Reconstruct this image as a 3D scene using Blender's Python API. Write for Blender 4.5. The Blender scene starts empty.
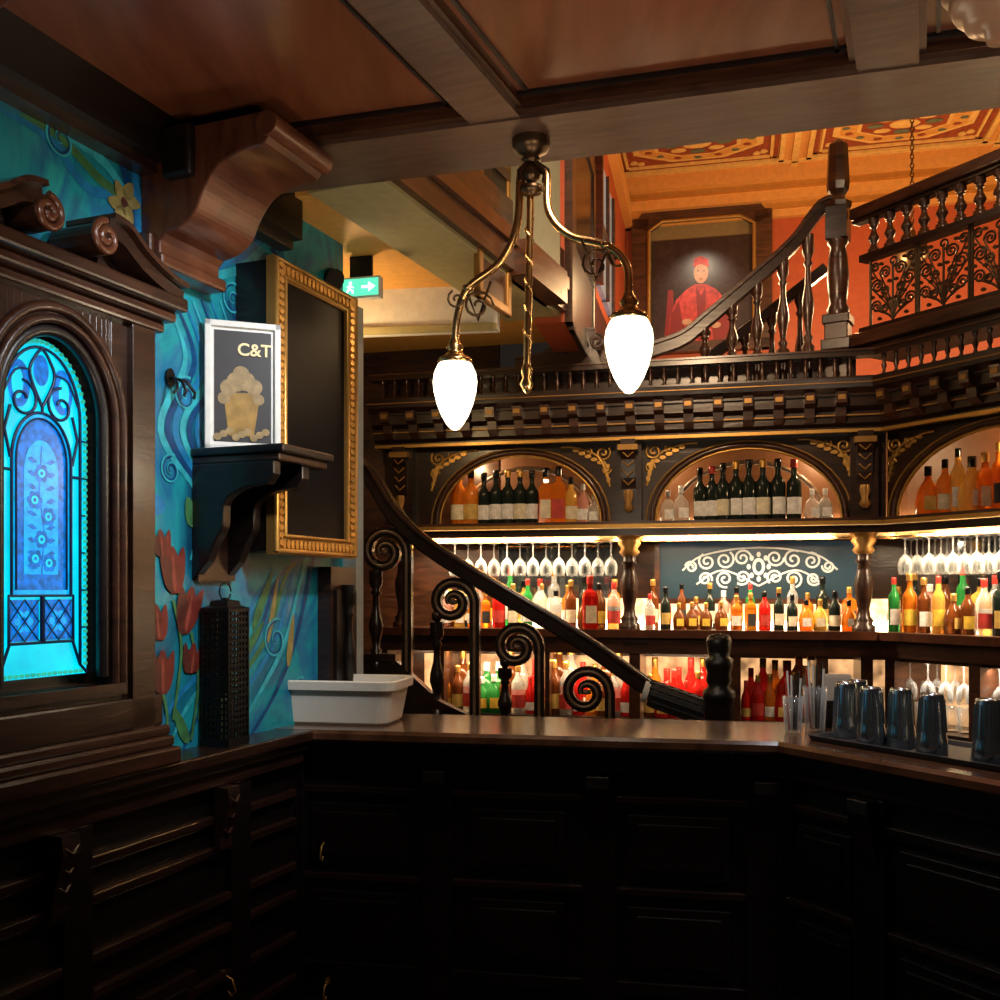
import bpy, math, random
from mathutils import Vector
random.seed(7)
sc=bpy.context.scene
COL=sc.collection
CZ=1.6; HY=590.0
# ---------------------------------------------------------------- frames
class F:
    def __init__(s,x,y,deg):
        s.ox,s.oy=x,y; a=math.radians(deg); s.a=a; s.c,s.s=math.cos(a),math.sin(a)
    def pt(s,u,v,z): return (s.ox+u*s.c-v*s.s, s.oy+u*s.s+v*s.c, z)
    def u(s,px,v=0):
        k=(px-500)/1000.0
        return -(s.ox-v*s.s-k*(s.oy+v*s.c))/(s.c-k*s.s)
    def p(s,px,py,v=0):
        u=s.u(px,v); y=s.pt(u,v,0)[1]
        return (u, CZ+(HY-py)/1000.0*y)
def W3(px,py,d): return ((px-500)/1000.0*d, d, CZ+(HY-py)/1000.0*d)
W=F(0,0,0)
L=F(-1.3,2.4,math.degrees(math.atan2(1,.4)))
BANG=math.degrees(math.atan2(-.65,2.67))
B=F(-.72,5.8,BANG)
BL=math.hypot(2.67,.65)
R=F(1.95,5.15,-60)
K=F(-.85,3.62,math.degrees(math.atan2(-.32,1.77)))
K2=F(.92,3.3,-60)
C=F(.086,2.86,-15.8)
S=F(-.62,4.62,-10)
U=F(0,8.6,-13)
# ---------------------------------------------------------------- materials
def newmat(n):
    m=bpy.data.materials.new(n); m.use_nodes=True
    nt=m.node_tree; return m,nt,nt.nodes["Principled BSDF"]
def setp(b,**k):
    for a,v in k.items():
        a=a.replace('_',' ')
        if a in b.inputs: b.inputs[a].default_value=v
def noise_color(nt,b,cols,scale,stretch=(1,1,1),detail=6,dist=0.0,bump=0.0,rough=.55):
    tc=nt.nodes.new('ShaderNodeTexCoord'); mp=nt.nodes.new('ShaderNodeMapping')
    mp.inputs['Scale'].default_value=stretch
    nz=nt.nodes.new('ShaderNodeTexNoise'); nz.inputs['Scale'].default_value=scale
    nz.inputs['Detail'].default_value=detail; nz.inputs['Distortion'].default_value=dist
    nz.inputs['Roughness'].default_value=rough
    cr=nt.nodes.new('ShaderNodeValToRGB')
    e=cr.color_ramp.elements
    n=len(cols)
    for i,c in enumerate(cols):
        pos=.3+.4*i/(n-1)
        if i<2: el=e[i]; el.position=pos
        else: el=e.new(pos)
        el.color=(*c,1)
    nt.links.new(tc.outputs['Object'],mp.inputs[0]); nt.links.new(mp.outputs[0],nz.inputs['Vector'])
    nt.links.new(nz.outputs['Fac'],cr.inputs[0]); nt.links.new(cr.outputs[0],b.inputs['Base Color'])
    if bump:
        bp=nt.nodes.new('ShaderNodeBump'); bp.inputs['Strength'].default_value=bump; bp.inputs['Distance'].default_value=.01
        nt.links.new(nz.outputs['Fac'],bp.inputs['Height']); nt.links.new(bp.outputs[0],b.inputs['Normal'])
def wood(n,c1,c2,rough=.35,scale=6,stretch=(1,1,6),bump=.15,coat=.3):
    m,nt,b=newmat(n); setp(b,Roughness=rough,Coat_Weight=coat,Coat_Roughness=.2)
    noise_color(nt,b,[c1,tuple((a+d)/2 for a,d in zip(c1,c2)),c2],scale,stretch,6,.6,bump); return m
def plain(n,c,rough=.5,metal=0,emit=None,es=0,noise=True,amp=.08,**k):
    m,nt,b=newmat(n); setp(b,Base_Color=(*c,1),Roughness=rough,Metallic=metal,**k)
    if noise: noise_color(nt,b,[tuple(x*(1-amp) for x in c),tuple(min(1,x*(1+amp)) for x in c)],25,detail=3)
    if emit: setp(b,Emission_Color=(*emit,1),Emission_Strength=es)
    return m
def emis(n,c,s,var=0.25,scale=30):
    m,nt,b=newmat(n); setp(b,Base_Color=(*[x*.3 for x in c],1),Roughness=.3,Emission_Strength=s)
    tc=nt.nodes.new('ShaderNodeTexCoord'); nz=nt.nodes.new('ShaderNodeTexNoise'); nz.inputs['Scale'].default_value=scale
    cr=nt.nodes.new('ShaderNodeValToRGB'); cr.color_ramp.elements[0].position=.35; cr.color_ramp.elements[1].position=.65
    cr.color_ramp.elements[0].color=(*[x*(1-var) for x in c],1); cr.color_ramp.elements[1].color=(*c,1)
    nt.links.new(tc.outputs['Object'],nz.inputs['Vector']); nt.links.new(nz.outputs['Fac'],cr.inputs[0])
    nt.links.new(cr.outputs[0],b.inputs['Emission Color']); return m
def clearglass(n,c,alpha=.3,rough=.05):
    m,nt,b=newmat(n); o=nt.nodes['Material Output']
    setp(b,Base_Color=(*c,1),Roughness=rough,Metallic=0,Specular_IOR_Level=.8,Coat_Weight=.6)
    tr=nt.nodes.new('ShaderNodeBsdfTransparent'); tr.inputs[0].default_value=(*[min(1,.6+x*.4) for x in c],1)
    mx=nt.nodes.new('ShaderNodeMixShader'); lw=nt.nodes.new('ShaderNodeLayerWeight'); lw.inputs[0].default_value=alpha
    nt.links.new(lw.outputs['Facing'],mx.inputs[0]); nt.links.new(tr.outputs[0],mx.inputs[1]); nt.links.new(b.outputs[0],mx.inputs[2])
    nt.links.new(mx.outputs[0],o.inputs[0]); return m

DW=wood('dark_wood',(.010,.004,.0028),(.042,.016,.008),.3)
DW2=wood('dark_wood_warm',(.022,.0075,.004),(.090,.032,.014),.3)
CW=wood('cabinet_wood',(.014,.005,.003),(.058,.020,.010),.3)
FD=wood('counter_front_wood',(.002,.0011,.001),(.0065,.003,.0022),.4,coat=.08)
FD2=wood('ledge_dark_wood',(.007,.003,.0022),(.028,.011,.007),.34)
LW=wood('wainscot_wood',(.009,.0035,.0025),(.034,.013,.008),.3)
BLK=wood('black_wood',(.003,.002,.0018),(.010,.005,.004),.35,coat=.15)
RW=wood('red_wood',(.055,.016,.008),(.14,.045,.02),.28,5,(1,4,1))
CEILW=wood('ceiling_wood',(.12,.034,.014),(.20,.062,.027),.24,1.6,(6,1,1),.02)
BEAMW=wood('beam_wood',(.070,.036,.024),(.14,.078,.052),.35,7,(1,6,1),.1)
GOLD=plain('gilt',(.62,.35,.09),.35,.8)
GOLDD=plain('gilt_dull',(.36,.19,.05),.4,.55)
BRASS=plain('aged_brass',(.66,.40,.16),.25,1.0)
BRONZE=plain('dark_bronze',(.13,.075,.038),.35,.85)
IRON=plain('black_iron',(.012,.011,.011),.4,.6)
IRONB=plain('bronze_iron',(.085,.05,.025),.4,.7)
WHITE=plain('white_paint',(.75,.75,.72),.45)
BLACK=plain('black_gloss',(.006,.006,.007),.12)
SCR=plain('screen_black',(.003,.003,.004),.35,Specular_IOR_Level=.08)
RUBBER=plain('black_rubber',(.012,.012,.015),.6)
PLAST=plain('grey_plastic',(.80,.75,.67),.4,amp=.02)
CREAM=plain('cream_olive',(.38,.33,.16),.6)
YEL=plain('yellow_plaster',(.76,.38,.08),.6)
REDW=plain('red_plaster',(.42,.075,.022),.55)
OLIVE=plain('olive_paint',(.16,.16,.10),.5)
GCREAM=plain('gold_cream',(.66,.29,.07),.5)
GREENP=plain('green_pillar',(.22,.25,.19),.5)
LED=emis('led_strip',(1,.78,.48),16,.05)
LEDW=emis('led_strip_top',(1,.86,.66),8,.05)
LEDB=emis('back_glow_panel',(1,.66,.32),3.2,.6,14)
LEDS=emis('cooler_light',(1,.52,.22),1.3,.8,9)
GLOBE=emis('lamp_globe',(1,.84,.58),4.0,.03)
CYAN=emis('glass_cyan',(.0,.50,.66),1.6,.3,9)
DEEP=emis('glass_deep_blue',(.0,.16,.62),1.25,.6,55)
PALE=emis('glass_pale_blue',(.0,.36,.80),1.35,.4,45)
GRN=emis('glass_green_bead',(.03,.45,.3),1.0,.3)
LEAD=plain('lead_came',(.003,.015,.07),.4,.2)
GLS=clearglass('clear_glass',(.8,.82,.82),.3)
STEEL=plain('tumbler_metal',(.44,.50,.55),.18,.95)
def mural():
    m,nt,b=newmat('mural_paint'); setp(b,Roughness=.35,Coat_Weight=.2)
    noise_color(nt,b,[(.003,.045,.10),(.005,.14,.23),(.010,.29,.34),(.012,.14,.30),(.02,.34,.35)],2.3,(1,1,.55),5,2.2,.08); return m
MUR=mural()
def flatp(n,c): return plain(n,c,.4,amp=.3)
M_RED=flatp('mural_red',(.15,.022,.016)); M_BR=flatp('mural_brown',(.085,.022,.016)); M_GR=flatp('mural_green',(.05,.17,.06))
M_LB=flatp('mural_light_blue',(.03,.38,.46)); M_DB=flatp('mural_dark_blue',(.004,.05,.16)); M_OR=flatp('mural_ochre',(.28,.22,.07)); M_MB=flatp('mural_mid_blue',(.01,.18,.40))
# ---------------------------------------------------------------- mesh builder
class MB:
    def __init__(s,fr=W): s.V=[];s.Fc=[];s.Mi=[];s.Sm=[];s.mats=[];s.fr=fr
    def mi(s,m):
        if m not in s.mats: s.mats.append(m)
        return s.mats.index(m)
    def add(s,vs,fs,m,sm=False):
        n=len(s.V); s.V+= [s.fr.pt(*v) for v in vs]; i=s.mi(m)
        for f in fs: s.Fc.append([n+k for k in f]); s.Mi.append(i); s.Sm.append(sm)
    def box(s,a,b,c,d,e,f,m):
        s.add([(a,c,e),(b,c,e),(b,d,e),(a,d,e),(a,c,f),(b,c,f),(b,d,f),(a,d,f)],
              [(0,3,2,1),(4,5,6,7),(0,1,5,4),(1,2,6,5),(2,3,7,6),(3,0,4,7)],m)
    def lathe(s,x,y,z,prof,m,n=14,sm=True,sx=1,sy=1,rot=0):
        vs=[];fs=[]
        for r,h in prof:
            for i in range(n):
                a=2*math.pi*i/n+rot; vs.append((x+r*sx*math.cos(a),y+r*sy*math.sin(a),z+h))
        for j in range(len(prof)-1):
            for i in range(n):
                k=(i+1)%n; fs.append((j*n+i,j*n+k,(j+1)*n+k,(j+1)*n+i))
        s.add(vs,fs,m,sm)
        s.add(vs[:n],[tuple(reversed(range(n)))],m); s.add(vs[-n:],[tuple(range(n))],m)
    def tube(s,pts,r,m,n=8):
        P=[Vector(p) for p in pts]; N=len(P); rr=r if isinstance(r,(list,tuple)) else [r]*N
        vs=[];fs=[]; ref=Vector((.123,.87,.31)).normalized(); prev=None
        for i in range(N):
            t=(P[min(i+1,N-1)]-P[max(i-1,0)])
            if t.length<1e-9: t=Vector((0,0,1))
            t.normalize()
            if prev is None:
                nn=t.cross(ref); 
                if nn.length<.05: nn=t.cross(Vector((1,0,0)))
            else: nn=prev-t*prev.dot(t)
            nn.normalize(); prev=nn; bb=t.cross(nn)
            for k in range(n):
                a=2*math.pi*k/n; q=P[i]+(nn*math.cos(a)+bb*math.sin(a))*rr[i]; vs.append(tuple(q))
        for j in range(N-1):
            for i in range(n):
                k=(i+1)%n; fs.append((j*n+i,j*n+k,(j+1)*n+k,(j+1)*n+i))
        s.add(vs,fs,m,True); s.add(vs[:n],[tuple(reversed(range(n)))],m); s.add(vs[-n:],[tuple(range(n))],m)
    def prism(s,poly,y0,y1,m):
        n=len(poly); vs=[(x,y0,z) for x,z in poly]+[(x,y1,z) for x,z in poly]
        s.add(vs,[tuple(range(n)),tuple(reversed(range(n,2*n)))]+[(i,i+n,(i+1)%n+n,(i+1)%n) for i in range(n)],m)
    def prismx(s,poly,x0,x1,m):
        n=len(poly); vs=[(x0,y,z) for y,z in poly]+[(x1,y,z) for y,z in poly]
        s.add(vs,[tuple(range(n)),tuple(reversed(range(n,2*n)))]+[(i,i+n,(i+1)%n+n,(i+1)%n) for i in range(n)],m)
    def prismz(s,poly,z0,z1,m):
        n=len(poly); vs=[(x,y,z0) for x,y in poly]+[(x,y,z1) for x,y in poly]
        s.add(vs,[tuple(range(n)),tuple(reversed(range(n,2*n)))]+[(i,i+n,(i+1)%n+n,(i+1)%n) for i in range(n)],m)
    def flat(s,poly,y,m): s.add([(x,y,z) for x,z in poly],[tuple(range(len(poly)))],m)
    def band(s,pts,w,y0,y1,m):
        N=len(pts); ww=w if isinstance(w,(list,tuple)) else [w]*N
        a=[];b=[]
        for i in range(N):
            x0,z0=pts[max(i-1,0)];x1,z1=pts[min(i+1,N-1)];l=math.hypot(x1-x0,z1-z0) or 1
            nx,nz=-(z1-z0)/l,(x1-x0)/l
            a.append((pts[i][0]+nx*ww[i]/2,pts[i][1]+nz*ww[i]/2)); b.append((pts[i][0]-nx*ww[i]/2,pts[i][1]-nz*ww[i]/2))
        vs=[(x,y0,z) for x,z in a]+[(x,y0,z) for x,z in b]
        fs=[(i,i+1,N+i+1,N+i) for i in range(N-1)]
        if y1!=y0:
            vs+= [(x,y1,z) for x,z in a]+[(x,y1,z) for x,z in b]
            fs+= [(2*N+i,3*N+i,3*N+i+1,2*N+i+1) for i in range(N-1)]
            fs+= [(i,2*N+i,2*N+i+1,i+1) for i in range(N-1)]
            fs+= [(N+i,N+i+1,3*N+i+1,3*N+i) for i in range(N-1)]
            fs+= [(0,N,3*N,2*N),(N-1,3*N-1,4*N-1,2*N-1)]
        s.add(vs,fs,m)
    def path(s,path,poly,m):
        n=len(poly); rows=[off(path,v) for v,z in poly]; vs=[]
        for j in range(len(path)):
            for i,(v,z) in enumerate(poly): vs.append((rows[i][j][0],rows[i][j][1],z))
        fs=[]
        for j in range(len(path)-1):
            for i in range(n):
                k=(i+1)%n; fs.append((j*n+i,j*n+k,(j+1)*n+k,(j+1)*n+i))
        fs+=[tuple(reversed(range(n))),tuple(range((len(path)-1)*n,len(path)*n))]
        s.add(vs,fs,m)
    def mesh(s,name,org=(0,0,0),a=0):
        me=bpy.data.meshes.new(name); c,q=math.cos(-a),math.sin(-a)
        out=[]
        for v in s.V:
            x,y=v[0]-org[0],v[1]-org[1]; out.append((x*c-y*q,x*q+y*c,v[2]-org[2]))
        me.from_pydata(out,[],s.Fc)
        for m in s.mats: me.materials.append(m)
        me.polygons.foreach_set('material_index',s.Mi); me.polygons.foreach_set('use_smooth',s.Sm); me.update()
        return me
def off(path,v):
    out=[];n=len(path);N=[]
    for i in range(n-1):
        dx,dy=path[i+1][0]-path[i][0],path[i+1][1]-path[i][1];l=math.hypot(dx,dy);N.append((-dy/l,dx/l))
    for i in range(n):
        a=N[max(i-1,0)];b=N[min(i,n-2)];d=1+a[0]*b[0]+a[1]*b[1]
        out.append((path[i][0]+v*(a[0]+b[0])/d,path[i][1]+v*(a[1]+b[1])/d))
    return out
def rect(v0,v1,z0,z1): return [(v0,z0),(v1,z0),(v1,z1),(v0,z1)]
def bez(p,n=8):
    out=[];P=[p[0]]+list(p)+[p[-1]]
    for i in range(1,len(P)-2):
        for j in range(n):
            t=j/n;o=[]
            for d in range(len(p[0])):
                a,b,c,e=P[i-1][d],P[i][d],P[i+1][d],P[i+2][d]
                o.append(.5*((2*b)+(-a+c)*t+(2*a-5*b+4*c-e)*t*t+(-a+3*b-3*c+e)*t**3))
            out.append(tuple(o))
    out.append(tuple(p[-1])); return out
def spiral(cx,cz,r0,r1,turns,a0,n=26,dr=1):
    return [(cx+(r0+(r1-r0)*i/n)*math.cos(a0+dr*2*math.pi*turns*i/n),cz+(r0+(r1-r0)*i/n)*math.sin(a0+dr*2*math.pi*turns*i/n)) for i in range(n+1)]
def at(pts,y): return [(x,y,z) for x,z in pts]
def ell(cx,cz,rx,rz,n=20,a0=0,a1=2*math.pi): return [(cx+rx*math.cos(a0+(a1-a0)*i/n),cz+rz*math.sin(a0+(a1-a0)*i/n)) for i in range(n+(0 if abs(a1-a0-2*math.pi)<1e-6 else 1))]
def archpath(cu,rx,rz,zb,zs,n=20): return [(cu-rx,zb)]+[(cu-rx*math.cos(math.pi*i/n),zs+rz*math.sin(math.pi*i/n)) for i in range(n+1)]+[(cu+rx,zb)]
def archpanel(mb,u0,u1,z0,z1,cu,rx,rz,zb,zs,y0,y1,m,n=20):
    if cu-rx>u0: mb.box(u0,cu-rx,y0,y1,z0,z1,m)
    if u1>cu+rx: mb.box(cu+rx,u1,y0,y1,z0,z1,m)
    if zb>z0: mb.box(cu-rx,cu+rx,y0,y1,z0,zb,m)
    a=[(cu-rx*math.cos(math.pi*i/n),zs+rz*math.sin(math.pi*i/n)) for i in range(n+1)]
    for i in range(n): mb.prism([a[i],a[i+1],(a[i+1][0],z1),(a[i][0],z1)],y0,y1,m)
# ---------------------------------------------------------------- objects
def meta(o,label=None,cat=None,kind=None,group=None):
    if label:
        o['label']=label
        if len(label.replace('-',' ').split())>12: print('LONG LABEL',o.name,label)
    if cat:o['category']=cat
    if kind:o['kind']=kind
    if group:o['group']=group
def bevel(o,w):
    md=o.modifiers.new('bevel','BEVEL'); md.width=w; md.segments=2; md.limit_method='ANGLE'; md.angle_limit=.7
def single(name,mb,org,label,cat,kind=None,group=None,bv=0,a=0):
    o=bpy.data.objects.new(name,mb.mesh(name,org,a)); COL.objects.link(o); o.location=org; o.rotation_euler=(0,0,a); meta(o,label,cat,kind,group)
    if bv: bevel(o,bv)
    return o
def struct(name,mb,label,org=(0,0,0),cat='room structure'):
    return single(name,mb,org,label,cat,'structure',a=mb.fr.a)
class Thing:
    def __init__(s,name,org,label,cat,group=None,kind=None,a=0):
        s.o=bpy.data.objects.new(name,None); s.o.empty_display_size=.05; COL.objects.link(s.o); s.o.location=org; s.org=org; s.a=a; s.o.rotation_euler=(0,0,a); meta(s.o,label,cat,kind,group)
    def part(s,name,mb,parent=None,label=None,bv=0):
        o=bpy.data.objects.new(name,mb.mesh(name,s.org,s.a)); COL.objects.link(o); o.parent=parent or s.o
        if label:o['label']=label
        if bv: bevel(o,bv)
        return o
def dup(root,loc,rotz=0,label=None,group=None):
    c=root.copy(); COL.objects.link(c); c.location=loc; c.rotation_euler=(0,0,rotz)
    if label:c['label']=label
    if group:c['group']=group
    for ch in root.children:
        d=ch.copy(); COL.objects.link(d); d.parent=c
    return c
def turned(h,r,base=.18):
    b=base*h
    return [(r,0),(r,b*.6),(r*.55,b*.75),(r*.8,b),(r*.45,b*1.15),(r*.6,h*.3),(r*.95,h*.4),(r*.9,h*.47),(r*.5,h*.6),(r*.4,h*.74),(r*.75,h*.77),(r*.45,h*.8),(r*.9,h*.86),(r*.9,h)]

# ================================================================= STRUCTURE
mb=MB(); mb.box(-4,5,-2.5,9.5,-.05,0,wood('floor_boards',(.03,.015,.01),(.08,.04,.02),.4)); struct('floor',mb,'dark wooden floor boards of the pub')
uE=L.u(343,0)
mb=MB(L); mb.box(-3.2,uE,0,.15,0,3.3,MUR)
def Lp(px,py): return L.p(px,py,0)
yy=-.002
def stroke(pts,w,m,y=yy,taper=True):
    q=bez([Lp(*p) for p in pts],8); n=len(q)
    mb.band(q,[w*(.25+.75*math.sin(math.pi*min(1,max(0.03,i/(n-1))))) if taper else w for i in range(n)],y,y,m)
def petal(px,py,lx,lz,ang,m,y=-.004):
    cx,cz=Lp(px,py); a=math.radians(ang); P=[]
    for i in range(20):
        t=2*math.pi*i/20; x=lx*math.cos(t)*(1-.0); z=lz*math.sin(t)*(1-.35*math.cos(t))
        P.append((cx+x*math.cos(a)-z*math.sin(a),cz+x*math.sin(a)+z*math.cos(a)))
    mb.flat(P,y,m)
for i in range(9):
    o=i*9
    stroke([(165+o,300),(185+o,360+o*.3),(160+o*.8,430),(200+o*.6,500),(190+o,560)],.028-.001*i,[M_LB,M_DB,M_MB][i%3],-.002-.0002*i)
for i in range(7):
    stroke([(150+i*14,760),(175+i*16,700),(235+i*10,640),(260+i*9,590-i*6),(300+i*3,560)],.022,[M_MB,M_LB,M_DB,M_GR][i%4],-.002-.0002*i)
for i in range(5):
    stroke([(0+i*20,110+i*4),(50+i*12,140),(90+i*10,190-i*10),(140,200+i*14),(150,270)],.03,[M_MB,M_GR,M_LB,M_DB,M_MB][i],-.002-.0002*i)
for i in range(4):
    stroke([(150+i*8,300),(172+i*6,280),(235,235+i*12),(262+i*6,245),(300,300+i*10)],.03,[M_LB,M_DB,M_MB,M_LB][i],-.0035-.0002*i)
for (cx,cy,r) in [(185,395,.06),(170,470,.05),(275,640,.08),(232,300,.06),(60,140,.06),(300,690,.05)]:
    c=Lp(cx,cy); sp=spiral(c[0],c[1],r,.006,1.6,1.2); mb.band(sp,.009,-.0045,-.0045,M_LB); sp=spiral(c[0],c[1],r*.85,.006,1.5,1.5); mb.band(sp,.006,-.0046,-.0046,M_DB)
flat_pink=flatp('mural_pink',(.24,.05,.032))
def tulip(px,py,s,m=M_RED,ang=90):
    petal(px,py,s*1.25,s*.6,ang,m,-.006)
    petal(px-6,py,s*1.25,s*.45,ang+18,M_BR,-.0065); petal(px+6,py,s*1.25,s*.42,ang-18,m,-.007)
    petal(px,py+3,s*1.0,s*.14,ang,flat_pink,-.0075)
for px,py,s,a in [(172,570,.06,95),(187,610,.062,75),(156,622,.045,100),(161,672,.055,90),(191,658,.04,80),(160,543,.035,100)]:
    tulip(px,py,s,M_RED,a)
for pts in [[(172,600),(180,650),(172,720)],[(190,632),(197,680),(190,740)],[(161,690),(166,720),(160,750)]]: stroke(pts,.012,M_GR,-.0055,False)
for px,py,lx,lz,a,m in [(190,512,.05,.028,110,M_GR),(205,700,.07,.02,60,M_GR),(180,725,.07,.02,120,M_GR),(215,640,.06,.016,80,M_OR),(262,600,.12,.02,60,M_GR),(272,610,.12,.014,75,M_OR),(252,640,.09,.018,45,M_GR),(290,640,.1,.018,80,M_OR),(300,700,.08,.018,100,M_GR),(158,505,.03,.03,0,M_MB),(235,690,.08,.02,140,M_LB)]:
    petal(px,py,lx,lz,a,m)
for k in range(6):
    a=k*60; c=(123+9*math.cos(math.radians(a)),203+14*math.sin(math.radians(a))); petal(c[0],c[1],.03,.02,-a,M_OR,-.0052)
petal(123,203,.014,.014,0,M_BR,-.006)
struct('wall_left',mb,'teal blue mural wall with painted tulips and swirls')
mb=MB(L); mb.box(-3.2,uE-.45,-.10,-.0,2.86,3.05,BLK); mb.box(-3.2,uE-.45,-.06,-.0,2.83,2.86,DW); struct('trim_1',mb,'dark wood crown moulding above the mural')
mb=MB()
nc=[C.pt(u,v,0)[:2] for u,v in ((-2.2,.0),(3.2,.0),(3.2,-5.2),(-2.2,-5.2))]
mb.prismz(nc,3.0,3.1,CEILW)
struct('ceiling',mb,'varnished red-brown panelled wooden ceiling')
mb=MB(C); mb.box(-1.45,3.2,0,.30,2.95,3.2,BEAMW); mb.box(-1.45,3.2,-.03,0,2.965,3.0,DW2); mb.box(-1.45,3.2,-.065,-.05,2.99,3.0,BLK)
mb.box(-1.45,3.2,.30,.34,3.0,3.25,DW2)
struct('trim_2',mb,'wide wooden ceiling beam with moulded edge')
for i,(px,w) in enumerate(((495,.075),(888,.075))):
    u0=C.u(px,0); x,y,_=C.pt(u0,0,0); X=F(x,y,-23.3)
    mb=MB(X); mb.box(-w,w,-3.6,.02,2.955,3.0,BEAMW); mb.box(-w-.018,-w,-3.6,.0,2.972,3.0,DW2); mb.box(w,w+.018,-3.6,0,2.972,3.0,DW2)
    mb.box(w+.04,w+.05,-3.6,-.06,2.99,3.0,BLK); mb.box(-w-.05,-w-.04,-3.6,-.06,2.99,3.0,BLK)
    struct('trim_%d'%(3+i),mb,'wooden ceiling cross beam')
MZ=F(-.38,3.312,math.degrees(math.atan2(1,.42)))
ml=1.75
mb=MB(MZ); s0=-.02
mb.box(s0,ml,0,.285,2.95,3.12,CREAM); mb.box(s0,ml,-.03,.0,2.97,3.07,DW2); mb.box(s0,ml,-.05,.0,3.07,3.13,RW); mb.box(s0,ml,-.02,.0,3.13,3.27,DW2); mb.box(s0,ml,.0,.285,3.12,3.35,OLIVE)
struct('trim_5',mb,'olive and cream boxed beam with brown moulding')
mb=MB(MZ); mb.box(s0,ml,.02,.2,3.27,4.95,REDW); mb.box(s0,ml,-.01,.02,3.35,3.40,DW2); mb.box(s0,ml,0,.02,3.27,3.35,DW)
struct('wall_upper_left',mb,'red plaster wall of the upper gallery')
mb=MB(MZ)
u0=MZ.u(516,-.03);u1=MZ.u(552,-.03)
mb.box(u0,u1,-.07,.02,2.97,4.9,GREENP); mb.box(u0-.02,u1+.02,-.1,.02,2.95,3.10,DW2); mb.box(u0-.01,u0+.03,-.09,.0,3.1,4.9,OLIVE)
struct('trim_6',mb,'grey-green pilaster on a brown plinth')
e=MZ.pt(ml,0,0)
G2=F(e[0]+.02,e[1],math.degrees(math.atan2(8.3-e[1],1.02-e[0])))
mb=MB(G2); mb.box(0,3.8,.0,.15,2.92,4.95,REDW); mb.box(0,3.8,-.03,0,2.92,3.35,DW); mb.box(0,3.8,-.06,0,4.6,4.75,GCREAM); mb.box(0,.10,-.04,0,2.92,4.9,DW2)
struct('wall_upper_side',mb,'red wall of the upper room with brown dado')
def picture(fr,px0,px1,py0,py1,v,fm,inner,label,w=.04):
    a=fr.p(px0,py1,v); b=fr.p(px1,py0,v); u0,u1=sorted((a[0],b[0])); z0=min(a[1],fr.p(px1,py1,v)[1]); z1=b[1]
    t=Thing('framed_picture',fr.pt((u0+u1)/2,v,z0),label,'picture',a=fr.a)
    m=MB(fr); m.box(u0,u1,v,v+.03,z0,z0+w,fm); m.box(u0,u1,v,v+.03,z1-w,z1,fm); m.box(u0,u0+w,v,v+.03,z0,z1,fm); m.box(u1-w,u1,v,v+.03,z0,z1,fm); t.part('frame',m,bv=.006)
    m=MB(fr); m.box(u0+w*.8,u1-w*.8,v+.012,v+.025,z0+w*.8,z1-w*.8,inner); t.part('canvas',m); return t,(u0,u1,z0,z1)
art=plain('dark_portrait_paint',(.08,.035,.025),.3,amp=.5)
art2=plain('dark_landscape_paint',(.02,.014,.012),.2,amp=.5)
picture(MZ,480,512,168,296,-.01,GOLDD,art,'tall gilt-framed dark portrait on the red gallery wall')
picture(G2,574,596,165,330,-.04,DW,art2,'tall dark painting in a black wooden frame on red wall',.09)
WIN=emis('pale_window',(.45,.5,.52),.35,.3,6)
mb=MB(G2); a=G2.p(600,300,-.03);b=G2.p(612,200,-.03); mb.box(a[0],b[0],-.03,-.0,a[1]+.1,b[1],WIN)
for t in (0,.5,1): mb.box(a[0]+(b[0]-a[0])*t-.03,a[0]+(b[0]-a[0])*t+.03,-.05,-.0,a[1]+.1,b[1],DW2)
mb.box(a[0],b[0],-.05,-.0,(a[1]+b[1])/2,(a[1]+b[1])/2+.03,DW2)
struct('window_1',mb,'tall pale leaded window in the upper room')
uL=U.u(600,0)
mb=MB(U); mb.box(uL-.3,uL+5.5,0,.15,2.7,5.0,REDW); mb.box(uL-.3,uL+5.5,-.03,0,2.7,3.25,DW2); struct('wall_back',mb,'orange-red plaster wall of the upper room')
mb=MB(U); ZC=4.93
for k,(v0,z0,z1,m) in enumerate([(-.05,4.60,4.66,GCREAM),(-.09,4.66,4.70,GOLD),(-.15,4.70,4.78,GCREAM),(-.20,4.78,4.82,GOLD),(-.26,4.82,ZC,GCREAM)]): mb.box(uL-.3,uL+5.5,v0,0,z0,z1,m)
struct('trim_7',mb,'gilded stepped cornice below the upper ceiling')
CP=plain('coffer_red',(.26,.045,.016),.5,amp=.35); CP2=plain('coffer_ochre',(.62,.28,.06),.45,amp=.15); CPT=plain('coffer_teal',(.10,.13,.08),.5,amp=.3); CGL=plain('coffer_gilt_paint',(.72,.42,.12),.4,amp=.15)
mb=MB(U); mb.box(-.6,6.5,-5.0,0,ZC,ZC+.07,GCREAM)
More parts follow.
